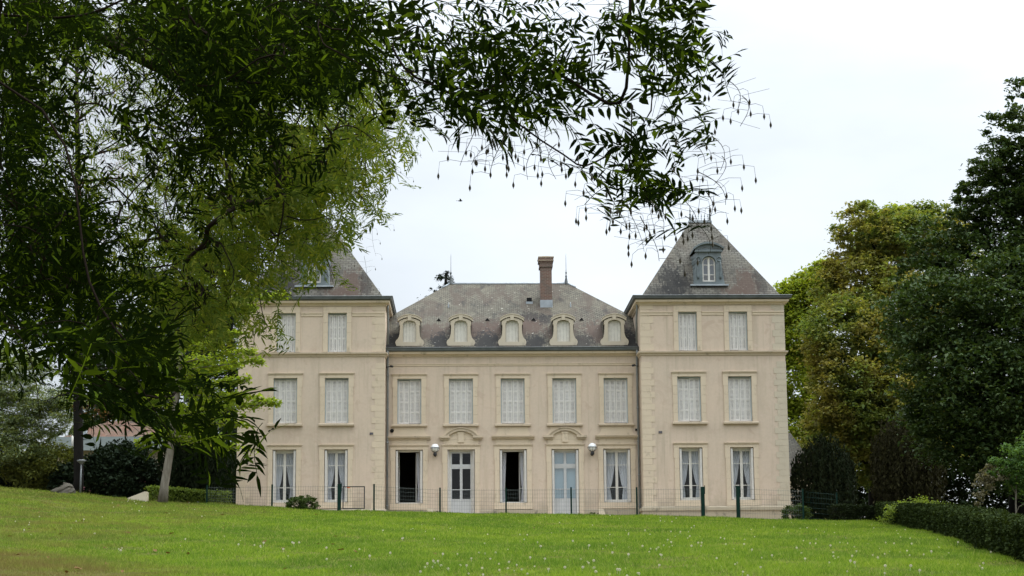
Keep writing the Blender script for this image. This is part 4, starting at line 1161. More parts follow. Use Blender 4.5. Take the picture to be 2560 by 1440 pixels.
# slender shrub with a dead pale branch
YS = 54
t = tree('slender_shrub', 'airy green shrub with thin bare stems and a withered side branch by the hedge', 'shrub', tuple(at(2535, 1290, YS)[:2]),
     px_lobes([(2530, 1150, 55, 35), (2570, 1180, 60, 45), (2500, 1175, 40, 28), (2590, 1120, 60, 40), (2600, 1220, 60, 40)], YS), 5200, .10, leafmat('airy_shrub_leaf', [(.05, .10, .03), (.08, .14, .04)], .3), M['bark_pale'], .035, clump=.3)
P = lobes_points(px_lobes([(2480, 1185, 35, 25), (2460, 1215, 25, 30), (2448, 1250, 14, 30)], YS), 1800, .3, .5)
V, F = leaf_quads(P, .075, .3); o = link('withered_branch', np_mesh('withered_branch', V - WLD[t], F), LF['dead'], t)

# outbuilding roof to the right
t = empty('outbuilding', tuple(np.append(at(2010, 1290, 92)[:2], 3.4)), 'low grey slate-roofed outbuilding half hidden behind the right tower', 'outbuilding')
a_, b_ = at(1940, 1085, 92), at(2045, 1190, 92)
mb = MB(); mb.box(a_[0] - 3, b_[0], 92.2, 98, 3.2, b_[2]); mb.build('wall', M['cream_wall'], t)
mb = MB(); z0, z1 = b_[2], at(1978, 1085, 92)[2] + .35
roof_face(mb, [(a_[0] - 3.2, 92, z0), (b_[0] + .2, 92, z0), (at(1985, 1100, 94)[0], 95, z1), (a_[0] - 3.2, 95, z1)], (1, 0, 0)); roof_face(mb, [(b_[0] + .2, 92, z0), (b_[0] + .2, 98.2, z0), (at(1985, 1100, 94)[0], 95, z1)], (0, 1, 0)); mb.build('roof', M['slate_tower'], t)

# ---------------------------------------------------------------- left of the house
YG = 75
b = at(408, 1250, YG); gz = float(ground(b[0], YG))
t = empty('ginkgo_tree', (b[0], YG, gz), 'young ginkgo with a pale leaning trunk and bright yellow-green leaf ropes', 'tree')
mb = MB()
tr = np.array([at(x, y, YG) for x, y in ((407, 1256), (411, 1215), (420, 1160), (430, 1100), (440, 1000), (452, 880), (470, 740), (490, 600))])
mb.tube(tr, [.22, .175, .165, .15, .13, .10, .06, .03], 10); mb.build('trunk', M['bark_pale'], t)
mb = MB(); PP = []
for (px0, py0, px1, py1, dy, n) in [(436, 1040, 700, 1008, -1.5, 900), (470, 990, 660, 1000, -1.2, 700), (445, 930, 660, 905, -1.7, 700), (450, 1030, 600, 1000, .3, 700), (440, 980, 625, 950, -1, 700), (448, 910, 640, 880, -1.6, 640), (445, 940, 600, 915, .8, 600), (450, 850, 600, 835, -1, 500), (460, 800, 640, 770, -1.2, 600), (468, 760, 725, 738, -1.5, 620), (475, 700, 640, 690, .7, 500), (480, 660, 600, 640, -.6, 400),
                             (436, 1060, 620, 1065, .5, 420), (432, 1090, 560, 1100, -.8, 420), (440, 1000, 330, 1000, -.6, 360), (432, 1080, 340, 1110, .3, 420), (448, 900, 330, 880, .4, 360), (436, 1050, 520, 1010, 1.3, 420), (450, 870, 560, 860, 1.5, 420), (470, 740, 400, 720, 1, 300), (430, 1100, 640, 1130, 1.1, 260)]:
    p = limb_mb(mb, at(px0, py0, YG), at(px1, py1, YG + dy), .05, .01, 9, .02, .05, 5)
    q = rng.random(n) ** .8; i = q * 8; k = np.clip(i.astype(int), 0, 7); c = p[k] + (p[k + 1] - p[k]) * (i - k)[:, None]
    PP.append(c + rng.normal(size=(n, 3)) * np.array([.09, .12, .13]) * (1.25 - .6 * q)[:, None])
mb.build('branches', M['bark_pale'], t)
V, F = leaf_quads(np.concatenate(PP), .125, .5, .9)
link('crown', np_mesh('crown', V - WLD[t], F), leafmat('ginkgo_leaf', [(.17, .24, .028), (.24, .31, .04), (.13, .20, .024), (.28, .31, .045)], .45), t)

YD = 77.5
b = at(196, 1225, YD); gz = float(ground(b[0], YD))
t = empty('cedar_tree', (b[0], YD, gz), 'tall dark straight-trunked cedar with rusty thinning top left of the ginkgo', 'tree')
mb = MB(); mb.tube([(b[0] - .05, YD, gz - .2), (b[0], YD, gz + .6), at(194, 900, YD), at(196, 500, YD), at(190, 60, YD)], [.25, .21, .19, .14, .05], 10)
PR, PG = [], []
for (px0, py0, px1, py1, n, kind) in [(196, 520, 330, 395, 500, 'r'), (196, 500, 60, 470, 260, 'r'), (195, 400, 440, 330, 520, 'r'), (194, 330, 90, 170, 420, 'r'), (194, 300, 330, 200, 420, 'r'), (192, 200, 260, 90, 300, 'r'), (196, 600, 420, 520, 520, 'r'), (196, 640, 80, 620, 200, 'g'), (195, 460, 400, 440, 420, 'r'),
                             (195, 760, 330, 740, 400, 'g'), (195, 820, 90, 800, 400, 'g'), (195, 900, 300, 930, 300, 'g'), (195, 980, 120, 1000, 300, 'g'), (196, 1010, 290, 1030, 260, 'r'), (195, 700, 420, 690, 400, 'g'), (195, 560, 20, 540, 240, 'r')]:
    p = limb_mb(mb, at(px0, py0, YD), at(px1, py1, YD + random.uniform(-1.5, 1.5)), .07, .012, 9, .03, .08, 5)
    q = rng.random(n); i = q * 8; k = np.clip(i.astype(int), 0, 7); c = p[k] + (p[k + 1] - p[k]) * (i - k)[:, None] + rng.normal(size=(n, 3)) * np.array([.32, .4, .30])
    (PR if kind == 'r' else PG).append(c)
    for j in range(16):
        c0 = p[random.randint(2, 8)]; mb.tube([c0, c0 + rng.normal(size=3) * .25, c0 + rng.normal(size=3) * .55], [.014, .01, .005], 4)
mb.build('trunk', M['bark_dark'], t)
V, F = leaf_quads(np.concatenate(PR), .13, .3, .16); link('dry_twigs', np_mesh('dry_twigs', V - WLD[t], F), LF['rust'], t)
V, F = leaf_quads(np.concatenate(PG), .13, .4, .35); link('crown', np_mesh('crown', V - WLD[t], F), LF['conifer'], t)

def layered(name, label, base_px, Y, rows, leaf, mat, n, rb=.2, bark='bark_dark', asp=.3):
    """a cedar with flat drooping tiers; rows (px, py, rx, ry)"""
    b = at(base_px[0], base_px[1], Y); gz = float(ground(b[0], Y)); t = empty(name, (b[0], Y, gz), label, 'tree')
    L = px_lobes(rows, Y); mb = MB()
    zt = max(c[2] for c, r in L)
    mb.tube([(b[0], Y, gz - .2), (b[0] + .1, Y, (gz + zt) / 2), (b[0], Y, zt)], [rb, rb * .6, rb * .2], 9)
    for c, r in L: limb_mb(mb, (b[0], Y, min(zt, c[2] + .2)), c, .06, .015, 6, .02, .05, 5)
    mb.build('trunk', M[bark], t)
    P = lobes_points(L, n, .26, .4, .5); P[:, 2] = np.maximum(P[:, 2], ground(P[:, 0], P[:, 1]) + .05)
    V, F = leaf_quads(P, leaf, .7, asp); link('crown', np_mesh('crown', V - WLD[t], F), mat, t); return t
layered('blue_cedar', 'blue-green cedar with drooping tiers at the far left edge', (-40, 1210), 79, [(20, 965, 100, 38), (60, 930, 80, 24), (90, 1000, 100, 28), (20, 1030, 110, 36), (110, 1045, 100, 22), (-20, 1080, 110, 44), (150, 1075, 60, 14), (20, 900, 90, 28), (-30, 980, 90, 70), (60, 1085, 90, 26), (170, 1010, 60, 14), (10, 1130, 120, 30)], .125, LF['cedar'], 60000)
bush('spreading_yew', 'yellow-green spreading conifer shrub below the blue cedar', 120, 1200, 210, 130, 80, LF['olive'], 11000, .13, 'shrub', .6)
bush('dark_laurel', 'black-green rounded laurel at the left edge of the lawn', 15, 1210, 240, 90, 82, LF['conifer'], 16000, .14, 'shrub', .6)
bush('dark_laurel', 'dark green laurel between the lamp post and the ginkgo trunk', 300, 1215, 190, 150, 80, LF['conifer'], 26000, .14, 'shrub', .6)
bush('dark_laurel', 'small dark laurel left of the lamp post', 165, 1215, 80, 80, 79, LF['conifer'], 9000, .14, 'shrub', .6)
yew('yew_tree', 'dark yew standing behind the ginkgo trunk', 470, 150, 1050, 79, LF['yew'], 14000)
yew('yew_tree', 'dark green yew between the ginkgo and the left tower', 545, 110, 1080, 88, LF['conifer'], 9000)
hedge('clipped_hedge', 'low hedge with bright yellow-green tips beside the ginkgo trunk', [hp(368, 77.5), hp(480, 78), hp(572, 78.5)], .9, .58, 800, .085, LF['lightshrub'])
tree('pine_tree', 'dark pine behind the left tower corner', 'tree', tuple(at(560, 1250, 93)[:2]),
     px_lobes([(570, 900, 70, 60), (540, 1000, 70, 60), (600, 780, 80, 70), (560, 1090, 60, 50), (500, 850, 70, 70), (620, 690, 70, 60), (560, 640, 80, 60)], 93), 22000, .2, LF['conifer'], M['bark_dark'], .3, top=at(580, 700, 93), aspect=.3, clump=.22)
tree('broadleaf_tree', 'mid green broadleaf tree far behind the ginkgo', 'tree', tuple(at(330, 1200, 105)[:2]),
     px_lobes([(330, 900, 130, 100), (250, 1000, 110, 90), (420, 980, 120, 100), (360, 780, 130, 110), (420, 880, 110, 110), (270, 860, 100, 100), (420, 700, 100, 80), (330, 1090, 130, 70), (480, 780, 90, 90)], 105), 34000, .24, LF['box'], M['bark_dark'], .35, top=at(350, 760, 105))
tree('fir_tree', 'tip of a dark fir showing above the middle roof', 'tree', tuple(at(1112, 1100, 112)[:2]),
     px_lobes([(1115, 698, 22, 18), (1085, 724, 14, 7), (1110, 730, 28, 16), (1120, 685, 12, 8), (1108, 790, 60, 50)], 112), 4200, .16, LF['conifer'], M['bark_dark'], .2, top=at(1115, 685, 112), aspect=.3, clump=.3)

# the wood that closes the view at both sides
def woods(name, label, x0, x1, Y, ptop, n, leaf):
    P = []
    px = rng.uniform(x0, x1, n); k = rng.random(n)
    prof = np.interp(px, *ptop) + 22 * np.sin(px * .045) + 14 * np.sin(px * .13)
    py = prof + (1300 - prof) * k
    Yv = Y + rng.uniform(-3, 5, n) - 2.5 * np.sin(k * 14 + px * .05)
    for a, b, c in zip(px, py, Yv): P.append(at(a, b, c))
    P = np.array(P); P[:, 2] = np.maximum(P[:, 2], ground(P[:, 0], P[:, 1]) + .05)
    V, F = leaf_quads(P, leaf, .75); o = link(name, np_mesh(name, V, F), LF['woods']); tag(o, label, 'wood', kind='stuff')
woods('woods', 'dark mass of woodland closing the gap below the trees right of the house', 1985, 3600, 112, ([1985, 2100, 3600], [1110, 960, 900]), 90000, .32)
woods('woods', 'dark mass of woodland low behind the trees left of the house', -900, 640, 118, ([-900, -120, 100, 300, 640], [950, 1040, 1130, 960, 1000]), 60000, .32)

# neighbour's house on the left
Yh = 94
a_, b_ = at(110, 1115, Yh), at(330, 1120, Yh)
t = empty('neighbour_house', (float((a_[0] + b_[0]) / 2), Yh, float(ground(a_[0], Yh))), 'red tiled house with grey lean-to roof and pink lower wall beyond the trees', 'house')
z_ = lambda py: at(200, py, Yh)[2]
mb = MB(); mb.box(a_[0] + .7, b_[0] + 1.5, Yh, Yh + 8, z_(1185), z_(1125)); mb.build('wall', M['cream_wall'], t)
mb = MB(); mb.box(a_[0] - 2.5, b_[0] + 1.5, Yh - .3, Yh + 7.9, 3.6, z_(1185) - .003); mb.build('lower_wall', M['pink_wall'], t)
M['tile'] = m_slate('red_tile', [], .25, .3, .3)
for n_ in M['tile'].node_tree.nodes:
    if n_.type == 'TEX_BRICK': n_.inputs['Color1'].default_value = (.15, .075, .05, 1); n_.inputs['Color2'].default_value = (.11, .06, .042, 1); n_.inputs['Mortar'].default_value = (.07, .04, .03, 1)
mb = MB(); roof_face(mb, [(a_[0] - .2, Yh - .5, z_(1128)), (b_[0] + 1.8, Yh - .5, z_(1128)), (b_[0] + 1.8, Yh + 3, z_(1078)), (a_[0] - .2, Yh + 3, z_(1078))], (1, 0, 0)); mb.build('lean_to_roof', plain('grey_sheet_roof', (.075, .085, .08), .95, .1, 2, 0, .0), t)
mb = MB(); roof_face(mb, [(a_[0] - .2, Yh + 3.2, z_(1085)), (b_[0] + 1.8, Yh + 3.2, z_(1085)), (b_[0] - 1, Yh + 6.5, z_(1020)), (a_[0] + 2, Yh + 6.5, z_(1020))], (1, 0, 0)); roof_face(mb, [(a_[0] - .2, Yh + 10, z_(1085)), (a_[0] - .2, Yh + 3.2, z_(1085)), (a_[0] + 2, Yh + 6.5, z_(1020))], (0, 1, 0)); mb.build('tiled_roof', M['tile'], t)
mb = MB(); q = at(201, 1145, Yh); mb.box(q[0] - .25, q[0] + .25, Yh - .04, Yh + .05, q[2] - .3, q[2] + .1); mb.build('window', M['dark'], t)
mb = MB(); q = at(177, 1108, Yh + .2); mb.tube([(q[0], Yh + .6, q[2] - .2), (q[0], Yh + .6, q[2] + .5)], .06, 8); mb.build('flue', M['white'], t)
mb = MB(); q = at(209, 1086, Yh + 2.4); mb.box(q[0] - .2, q[0] + .2, Yh + 2.1, Yh + 2.4, q[2] - .15, q[2] + .3); mb.build('skylight', M['lead'], t)
# tan garden building next to the left tower
q0, q1 = at(537, 1170, 90), at(640, 1170, 90)
t = empty('garden_building', (float(q0[0]), 90, 4.2), 'tan rendered low building between the yew and the left tower', 'building')
mb = MB(); mb.box(q0[0], q1[0], 90, 94, 4.0, at(560, 1150, 90)[2]); mb.build('wall', M['tan_wall'], t)
mb = MB(); mb.box(q0[0] - .2, q1[0], 89.8, 94.2, at(560, 1150, 90)[2] + .003, at(560, 1142, 90)[2]); mb.build('roof', M['slate_tower'], t)

# lamp post, boulder, slabs
c = at(201, 1228, 77); gz = float(ground(c[0], 77))
t = empty('lamp_post', (c[0], 77, gz), 'thin grey lamp post with a shallow dish head left of the ginkgo', 'lamp post')
zt = at(201, 1152, 77)[2]; mb = MB(); mb.tube([(c[0], 77, gz - .1), (c[0], 77, zt - .1)], [.045, .035], 8); mb.build('pole', M['galv'], t)
mb = MB(); mb.lathe([(.04, -.16), (.07, -.10), (.19, -.02), (.20, .02), (.10, .05), (.001, .06)], (c[0], 77, zt), 14); mb.build('lamp_head', M['galv'], t)
def rock(name, label, px, py, w, h, Y, cat='boulder'):
    c = at(px, py, Y); k = Y / FPX; g = float(ground(c[0], Y)); n, m = 14, 8; v = []
    r = random.Random(5)
    for j in range(m + 1):
        f = j / m * math.pi / 2
        for i in range(n):
            a = 2 * math.pi * i / n; q = 1 + r.uniform(-.16, .16)
            v.append((w * k / 2 * math.cos(f) ** .7 * math.cos(a) * q, w * k * .35 * math.cos(f) ** .7 * math.sin(a) * q, -.1 + (h * k + .1) * math.sin(f) ** .8 * (1 + r.uniform(-.1, .1) + .25 * math.cos(a))))
    f = [(j * n + i, j * n + (i + 1) % n, (j + 1) * n + (i + 1) % n, (j + 1) * n + i) for j in range(m) for i in range(n)]
    mb = MB(); mb.add(v, f); o = mb.build(name, M['rock'], None, False, (c[0], Y, g)); tag(o, label, cat)
rock('boulder', 'grey-brown angular boulder on the lawn edge below the lamp post', 157, 1225, 60, 19, 76)
c = at(345, 1246, 76); g = float(ground(c[0], 76))
mb = MB(); w = 47 * 76 / FPX / 2; mb.prism([(-w, -.1), (w, -.1), (w, .36), (w * .8, .37), (-w, .10)], -.25, .25)
tag(mb.build('stone_wedge', M['cut_stone'], None, False, (c[0], 76, g)), 'smooth cream wedge of cut stone lying left of the ginkgo trunk', 'stone block')
c = at(1075, 1276, 78.5); g = float(ground(c[0], 78.5))
mb = MB(); mb.box(-.13, .13, -.15, .15, -.1, .12); mb.box(-.12, .125, -.14, .14, .123, .26)
tag(mb.build('stone_block', M['cut_stone'], None, False, (c[0], 78.5, g)), 'small cream stone block standing left of the dark glazed door', 'stone block')
c = at(1507, 1280, 78.6); g = float(ground(c[0], 78.6))
mb = MB(); mb.prism([(-.17, -.1), (.17, -.1), (.02, .36), (-.17, .36)], -.12, .12)
tag(mb.build('stone_wedge', M['cut_stone'], None, False, (c[0], 78.6, g)), 'sloping cream stone flank right of the pale blue door', 'stone block')
bush('small_weed', 'small green weed beside the stone block left of the dark door', 1092, 1275, 30, 14, 79, LF['box'], 700, .05, 'weed')
bush('small_weed', 'small green weed behind the sloping stone right of the blue door', 1485, 1279, 34, 16, 79.3, LF['box'], 700, .05, 'weed')

# ---------------------------------------------------------------- wire fence
YF = 77.0
def fx(px): return float(at(px, 1250, YF)[0])
def fz(x): return float(ground(x, YF))
def post(mb, x, top, r=.03, y=YF): mb.box(x - r, x + r, y - r, y + r, fz(x) - .2, top)
def mesh_panel(xa, xb, zt_a, zt_b, t, ya=YF, yb=YF):
    mb = MB(); n = max(2, int(abs(math.hypot(xb - xa, yb - ya)) / .10)); r = .0035
    za, zb = float(ground(xa, ya)) + .03, float(ground(xb, yb)) + .03
    for i in range(1, n):
        q = i / n; x = xa + (xb - xa) * q; y = ya + (yb - ya) * q; zz = zt_a + (zt_b - zt_a) * q; z0 = za + (zb - za) * q
        mb.tube([(x, y, z0), (x, y, zz)], r, 4, False, False)
    m = 7
    for j in range(m):
        q = j / (m - 1); rr = r * (1.0 if j not in (0, m - 1) else 1.3)
        mb.tube([(xa, ya - .008, za + (zt_a - .05 - za) * q), (xb, yb - .008, zb + (zt_b - .05 - zb) * q)], rr, 4, False, False)
    mb.build('mesh_panel', M['wire'], t)
def fence(label, posts, tops):
    t = empty('wire_fence', (fx(posts[0][0]), YF, fz(fx(posts[0][0]))), label, 'fence')
    prev = None
    for (px, thick), py in zip(posts, tops):
        x = fx(px); zt = float(at(px, py, YF)[2]); mb = MB(); r = .035 if not thick else .075
        post(mb, x, zt, r)
        if thick: mb.box(x + r + .004, x + r + .03, YF - .03, YF + .03, zt - .3, zt + .06)
        mb.build('post', M['fence'], t)
        if prev: mesh_panel(prev[0], x, prev[1] - .06, zt - .06, t)
        prev = (x, zt)
fence('green wire mesh fence in front of the left tower, ending at the gate post', [(517, 0), (680, 0), (848, 1)], [1213, 1211, 1210])
fence('green wire mesh fence along the middle of the house', [(935, 0), (1100, 0), (1265, 0), (1428, 0), (1592, 0), (1757, 1)], [1210, 1219, 1219, 1218, 1218, 1217])
fence('green wire mesh fence at the right tower corner', [(1845, 1), (2007, 0)], [1216, 1222])
t = empty('wire_fence', (fx(2020), YF, fz(fx(2020))), 'dark green stiff fence panel in front of the blackish yew', 'fence')
xa, xb = fx(2014), fx(2106); zt = at(2010, 1224, YF)[2]
mb = MB(); mb.box(xb - .03, xb + .03, YF + 1.2 - .03, YF + 1.2 + .03, fz(xb), zt - .05); mb.build('post', M['fence'], t)
mb = MB()
for j in range(6): z = fz(xa) + .12 + j * (zt - .1 - fz(xa) - .12) / 5; mb.tube([(xa, YF, z), (xb, YF + 1.2, z - .05)], .007, 5)
for i in range(1, 12): q = i / 12; mb.tube([(xa + (xb - xa) * q, YF + 1.2 * q, fz(xa)), (xa + (xb - xa) * q, YF + 1.2 * q, zt - .08)], .004, 4)
mb.build('mesh_panel', M['fence'], t)
# gate, standing shut between two posts
xa, xb = fx(858), fx(911); z0 = fz(xa) + .08; z1 = float(at(880, 1216, YF)[2])
t = empty('wire_gate', (xa, YF, fz(xa)), 'low steel-framed wire gate between two posts left of the downpipe', 'gate')
mb = MB(); r = .022
for x in (xa, xb): mb.box(x - r, x + r, YF - .10, YF - .06, z0, z1)
mb.box(xa + r, xb - r, YF - .10, YF - .06, z1 - .04, z1); mb.box(xa + r, xb - r, YF - .10, YF - .06, z0, z0 + .04); mb.build('gate_frame', M['iron'], t)
mb = MB()
for i in range(1, 9): x = xa + (xb - xa) * i / 9; mb.tube([(x, YF - .08, z0), (x, YF - .08, z1)], .004, 4, False, False)
for i in range(1, 6): z = z0 + (z1 - z0) * i / 6; mb.tube([(xa, YF - .075, z), (xb, YF - .075, z)], .004, 4, False, False)
mb.build('mesh_panel', M['wire'], t)
mb = MB(); mb.box(xa + .16, xa + .30, YF - .115, YF - .102, z1 - .075, z1 - .035); mb.build('latch', M['orange_tape'], t)

# ---------------------------------------------------------------- dandelions and fallen leaves on the lawn
def dandelion_mesh(h):
    mb = MB(); mb.tube([(0, 0, -.01), (.006, 0, h * .5), (.004, .004, h)], [.002, .0018, .0015], 4)
    me_v = []; n = 150
    for i in range(n):       # a ball of fine parachutes
        z = 1 - 2 * (i + .5) / n; a = i * 2.39996; r = math.sqrt(1 - z * z); d = np.array([r * math.cos(a), r * math.sin(a), z])
        c = np.array([.004, .004, h]); e = np.cross(d, [.3, .5, .8]); e /= np.linalg.norm(e); f = np.cross(d, e); p = c + d * .021
        for k in range(2):
            g = e if k else f; mb.add([p - g * .0065, p + d * .003, p + g * .0065, p - d * .004], [(0, 1, 2, 3)])
    return mb.mesh('dandelion_clock')
fluff = NT('dandelion_fluff'); fluff.rough(.9, .1); fluff.col((.75, .72, .60))
dm = [dandelion_mesh(h) for h in (.05, .075, .11)]
for m_ in dm: m_.materials.append(fluff.m)
def on_lawn(px, py):
    """where the line of sight through a pixel meets the lawn"""
    for Y in np.arange(24, 78.4, .1):
        p = at(px, py, Y)
        if p[2] <= float(ground(p[0], Y)): return p
    return None
lawn_top = lambda px: np.interp(px, [0, 340, 590, 850, 1280, 1600, 1970, 2200, 2560], [1222, 1250, 1262, 1280, 1287, 1290, 1302, 1306, 1395])
k = 0
heads = [(478, 1245), (340, 1262), (412, 1268), (1105, 1398), (1088, 1412), (1102, 1425), (1070, 1424), (602, 1356), (637, 1369), (652, 1376), (72, 1316), (178, 1325), (297, 1383), (816, 1404), (1213, 1393), (1165, 1428), (1270, 1427), (500, 1240), (1468, 1411), (1473, 1419), (1545, 1285), (1640, 1340), (1646, 1376)]
r_ = random.Random(11)
while len(heads) < 300:
    if r_.random() < .45 and len(heads) > 25:
        a, b = heads[r_.randrange(len(heads))]; px, py = a + r_.gauss(0, 55), b + r_.gauss(0, 12)
    else:
        px = r_.choice([r_.uniform(0, 2500), r_.uniform(1200, 2300)]); lt = float(lawn_top(px)); py = lt + 3 + (1445 - lt) * r_.random() ** 1.2
    if 0 <= px < 2550 and py < 1450 and py > lawn_top(px) + 2 and not (px < 500 and py > 1390): heads.append((px, py))
made = 0
for (px, py) in heads:
    p = on_lawn(px, py)
    if p is None or made >= 290: continue
    o = bpy.data.objects.new('dandelion_clock', dm[made % 3]); o.location = (p[0], p[1], float(ground(p[0], p[1])) + .0)
    s = r_.uniform(.6, 1.0) * (1.0 if p[1] < 45 else .9); o.scale = (s, s, s); o.rotation_euler = (r_.uniform(-.25, .25), r_.uniform(-.25, .25), r_.uniform(0, 6))
    col.objects.link(o); made += 1
    tag(o, 'white dandelion seed head standing in the lawn grass', 'dandelion', 'dandelion clocks scattered over the lawn')
def dead_leaf():
    mb = MB(); v = [(0, -.06, .0), (.035, -.02, .02), (.03, .03, .012), (0, .07, .02), (-.03, .03, .015), (-.04, -.02, .018), (0, 0, .002)]
    mb.add(v, [(6, i, (i + 1) % 6) for i in range(6)]); return mb.mesh('fallen_leaf')
fm = dead_leaf(); fm.materials.append(leafmat('fallen_leaf', [(.15, .085, .025), (.10, .055, .02), (.20, .14, .03)], .08))
fl = [(1070 / 2.56, 1286), (470, 1259), (415, 1286), (990 / 2.56, 1383), (530, 1297), (40, 1239), (150, 1341), (208, 1306), (320, 1337), (660, 1360), (790, 1290), (262, 1375), (535, 1371), (55, 1380), (120, 1400), (470, 1391), (560, 1323), (1088, 1391), (1335, 1324)]
for i in range(34): px = r_.uniform(0, 900); lt = float(lawn_top(px)); fl.append((px, lt + 10 + (1435 - lt) * r_.random()))
for px, py in fl:
    p = on_lawn(px, py)
    if p is None: continue
    o = bpy.data.objects.new('fallen_leaf', fm); o.location = (p[0], p[1], float(ground(p[0], p[1])) + .045); o.rotation_euler = (r_.uniform(-.5, .5), r_.uniform(-.5, .5), r_.uniform(0, 6)); s = r_.uniform(.6, 1.3); o.scale = (s, s, s); col.objects.link(o)
    tag(o, 'dry brown leaf fallen on the lawn grass', 'fallen leaf', 'fallen leaves on the left half of the lawn')

# ---------------------------------------------------------------- the overhanging tree
NEAR = ['9996999999987567653788000', '9445699999986678774777400', '8323479999966889886456400', '9733479864323787743345000', '9732468753100010124776000', '9753455443000000002773000', '9984322100000000000441000',
        '9996420000000000000000000', '9996520000000000000000000', '9886531000000000000000000', '7777730000000000000000000', '5268851000000000000000000', '0146755200000000000000000', '0023466610000000000000000', '0000012530000000000000000']
MID = ['33333333333300', '55555555555530', '55335555555540', '44333345678860', '33333556789840', '33334678899710', '33335678998500', '33335788986000', '33334788752000', '22224787200000', '00003663200000']
def pinnate(L, pairs, ll, lw, seed=0):
    """template of one pinnate leaf along +x with hanging narrow leaflets: vertices, quads"""
    V, F = [], []; q_ = np.random.default_rng(seed)
    def leaflet(o, d, l, w, droop):
        d = d / np.linalg.norm(d); s = np.cross(d, [0, 0, 1.]); s /= np.linalg.norm(s) + 1e-9; n = np.cross(s, d); b = len(V)
        pts = [(0, 0), (.28, .85), (.62, .8), (1, 0)]
        mid = [o + d * l * t + np.array([0, 0, -1]) * droop * l * t * t for t, _ in pts]
        V.append(mid[0])
        for i in (1, 2): V.extend([mid[i] + s * w * pts[i][1] * .5 + n * w * .18, mid[i], mid[i] - s * w * pts[i][1] * .5 + n * w * .18])
        V.append(mid[3])
        F.extend([(b, b + 1, b + 2, b + 2), (b, b + 2, b + 3, b + 3), (b + 1, b + 4, b + 5, b + 2), (b + 2, b + 5, b + 6, b + 3), (b + 4, b + 7, b + 5, b + 5), (b + 5, b + 7, b + 6, b + 6)])
    for i in range(pairs):
        t = .2 + .78 * i / (pairs - 1); x = L * t; zc = -.12 * L * t * t
        sz = ll * (.8 + .35 * math.sin(t * 2.6)) * (1 if t < .85 else .85)
        for s in (-1, 1):
            if q_.random() < .07: continue
            leaflet(np.array([x + q_.normal(0, .006), 0, zc]), np.array([.62 + .15 * t, s * 1.0, -.12]) + q_.normal(0, .24, 3), sz * q_.uniform(.72, 1.15), lw * q_.uniform(.8, 1.15), q_.uniform(.0, .32))
    leaflet(np.array([L, 0, -.12 * L]), np.array([1., 0, -.4]), ll * .9, lw, .2)
    b = len(V); q = .0018
    for i in range(6):
        t = i / 5; V.extend([np.array([L * t, -q, -.12 * L * t * t]), np.array([L * t, q, -.12 * L * t * t])])
    for i in range(5): F.append((b + 2 * i, b + 2 * i + 1, b + 2 * i + 3, b + 2 * i + 2))
    return np.array(V), np.array(F)
def tri_quads(F):
    t3 = [f for f in F if f[2] == f[3]]; t4 = [f for f in F if f[2] != f[3]]; return np.array([f[:3] for f in t3] + [x for f in t4 for x in (f[[0, 1, 2]], f[[0, 2, 3]])])
def spread_leaves(P, D, scale, tmpls):
    Vs, Fs, b = [], [], 0
    pick = rng.integers(0, len(tmpls), len(P)); scale = np.asarray(scale)
    for t_, (V0, F0) in enumerate(tmpls):
        k = pick == t_; n = int(k.sum())
        if not n: continue
        F0 = tri_quads(F0)
        f, s, u = rot_basis(D[k], rng.normal(0, .7, n))
        sc_ = scale[k][:, None, None]; wag = rng.normal(0, 1.1, n)[:, None]
        y = V0[None, :, 1] + wag * V0[None, :, 0] ** 2
        W = (V0[None, :, 0:1] * f[:, None] + y[:, :, None] * s[:, None] + V0[None, :, 2:3] * u[:, None]) * sc_ + P[k][:, None]
        W[:, :, 2] -= rng.uniform(-1.4, 1.3, n)[:, None] * V0[None, :, 0] ** 2 * sc_[:, :, 0]
        Vs.append(W.reshape(-1, 3)); Fs.append((F0[None] + (np.arange(n) * len(V0))[:, None, None]).reshape(-1, 3) + b); b += n * len(V0)
    return np.concatenate(Vs), np.concatenate(Fs)
def sample_map(rows, dfun, area_px2_at7, gain):
    pts = []
    for r, row in enumerate(rows):
        for c, ch in enumerate(row):
            d = int(ch)
            if not d: continue
            cov = min(.985, d / 9.3)
            dmin, dmax = dfun(c, r)
            dm_ = (dmin + dmax) / 2
            n = -math.log(1 - cov) * 6400 / (area_px2_at7 * (7 / dm_) ** 2) * gain
            if dmin > 15: n *= .55 + .9 * random.random()
            if dmin < 11 and (c >= 11 or r < 10): n *= 1.35 if c < 11 else 1.05
            elif dmin < 15: n *= 1.4
            n = int(n) + (random.random() < n % 1)
            for _ in range(n):
                pts.append(at((c + random.random()) * 80, (r + random.random()) * 80, dmin + (dmax - dmin) * random.random()))
    return np.array(pts)

tmplA = [pinnate(.27 + .02 * (k % 3), 6 + k % 3, .082, .022, k) for k in range(7)]
TX, TY = -8.6, 9.5
tg = float(ground(TX, TY))
otree = empty('overhanging_tree', (TX, TY, tg), 'big leafy tree with long narrow leaflets overhanging the view from the left', 'tree')
# leaf places: near boughs, the shaded inner crown a little farther, and the light outer boughs reaching out to the right
def near_depth(c, r):
    if c >= 11: return (6.4, 8.2)
    if r >= 10: return (5.6, 7.4)
    return (8.2, 12.5)
near = sample_map(NEAR, near_depth, 2600, 1.15)
inner = sample_map([''.join(str(max(0, int(c) - (1 if (r_i < 2 or i_ > 5 and r_i < 3) and i_ < 11 or i_ == 0 or r_i > 6 and i_ < 3 else 4))) for i_, c in enumerate(r)) for r_i, r in enumerate(NEAR[:13])], lambda c, r: (10.5, 14.5) if c < 11 else (8.5, 10.5), 2200, .9)
outer = sample_map(MID, lambda c, r: (17, 23), 3000, 1.7)
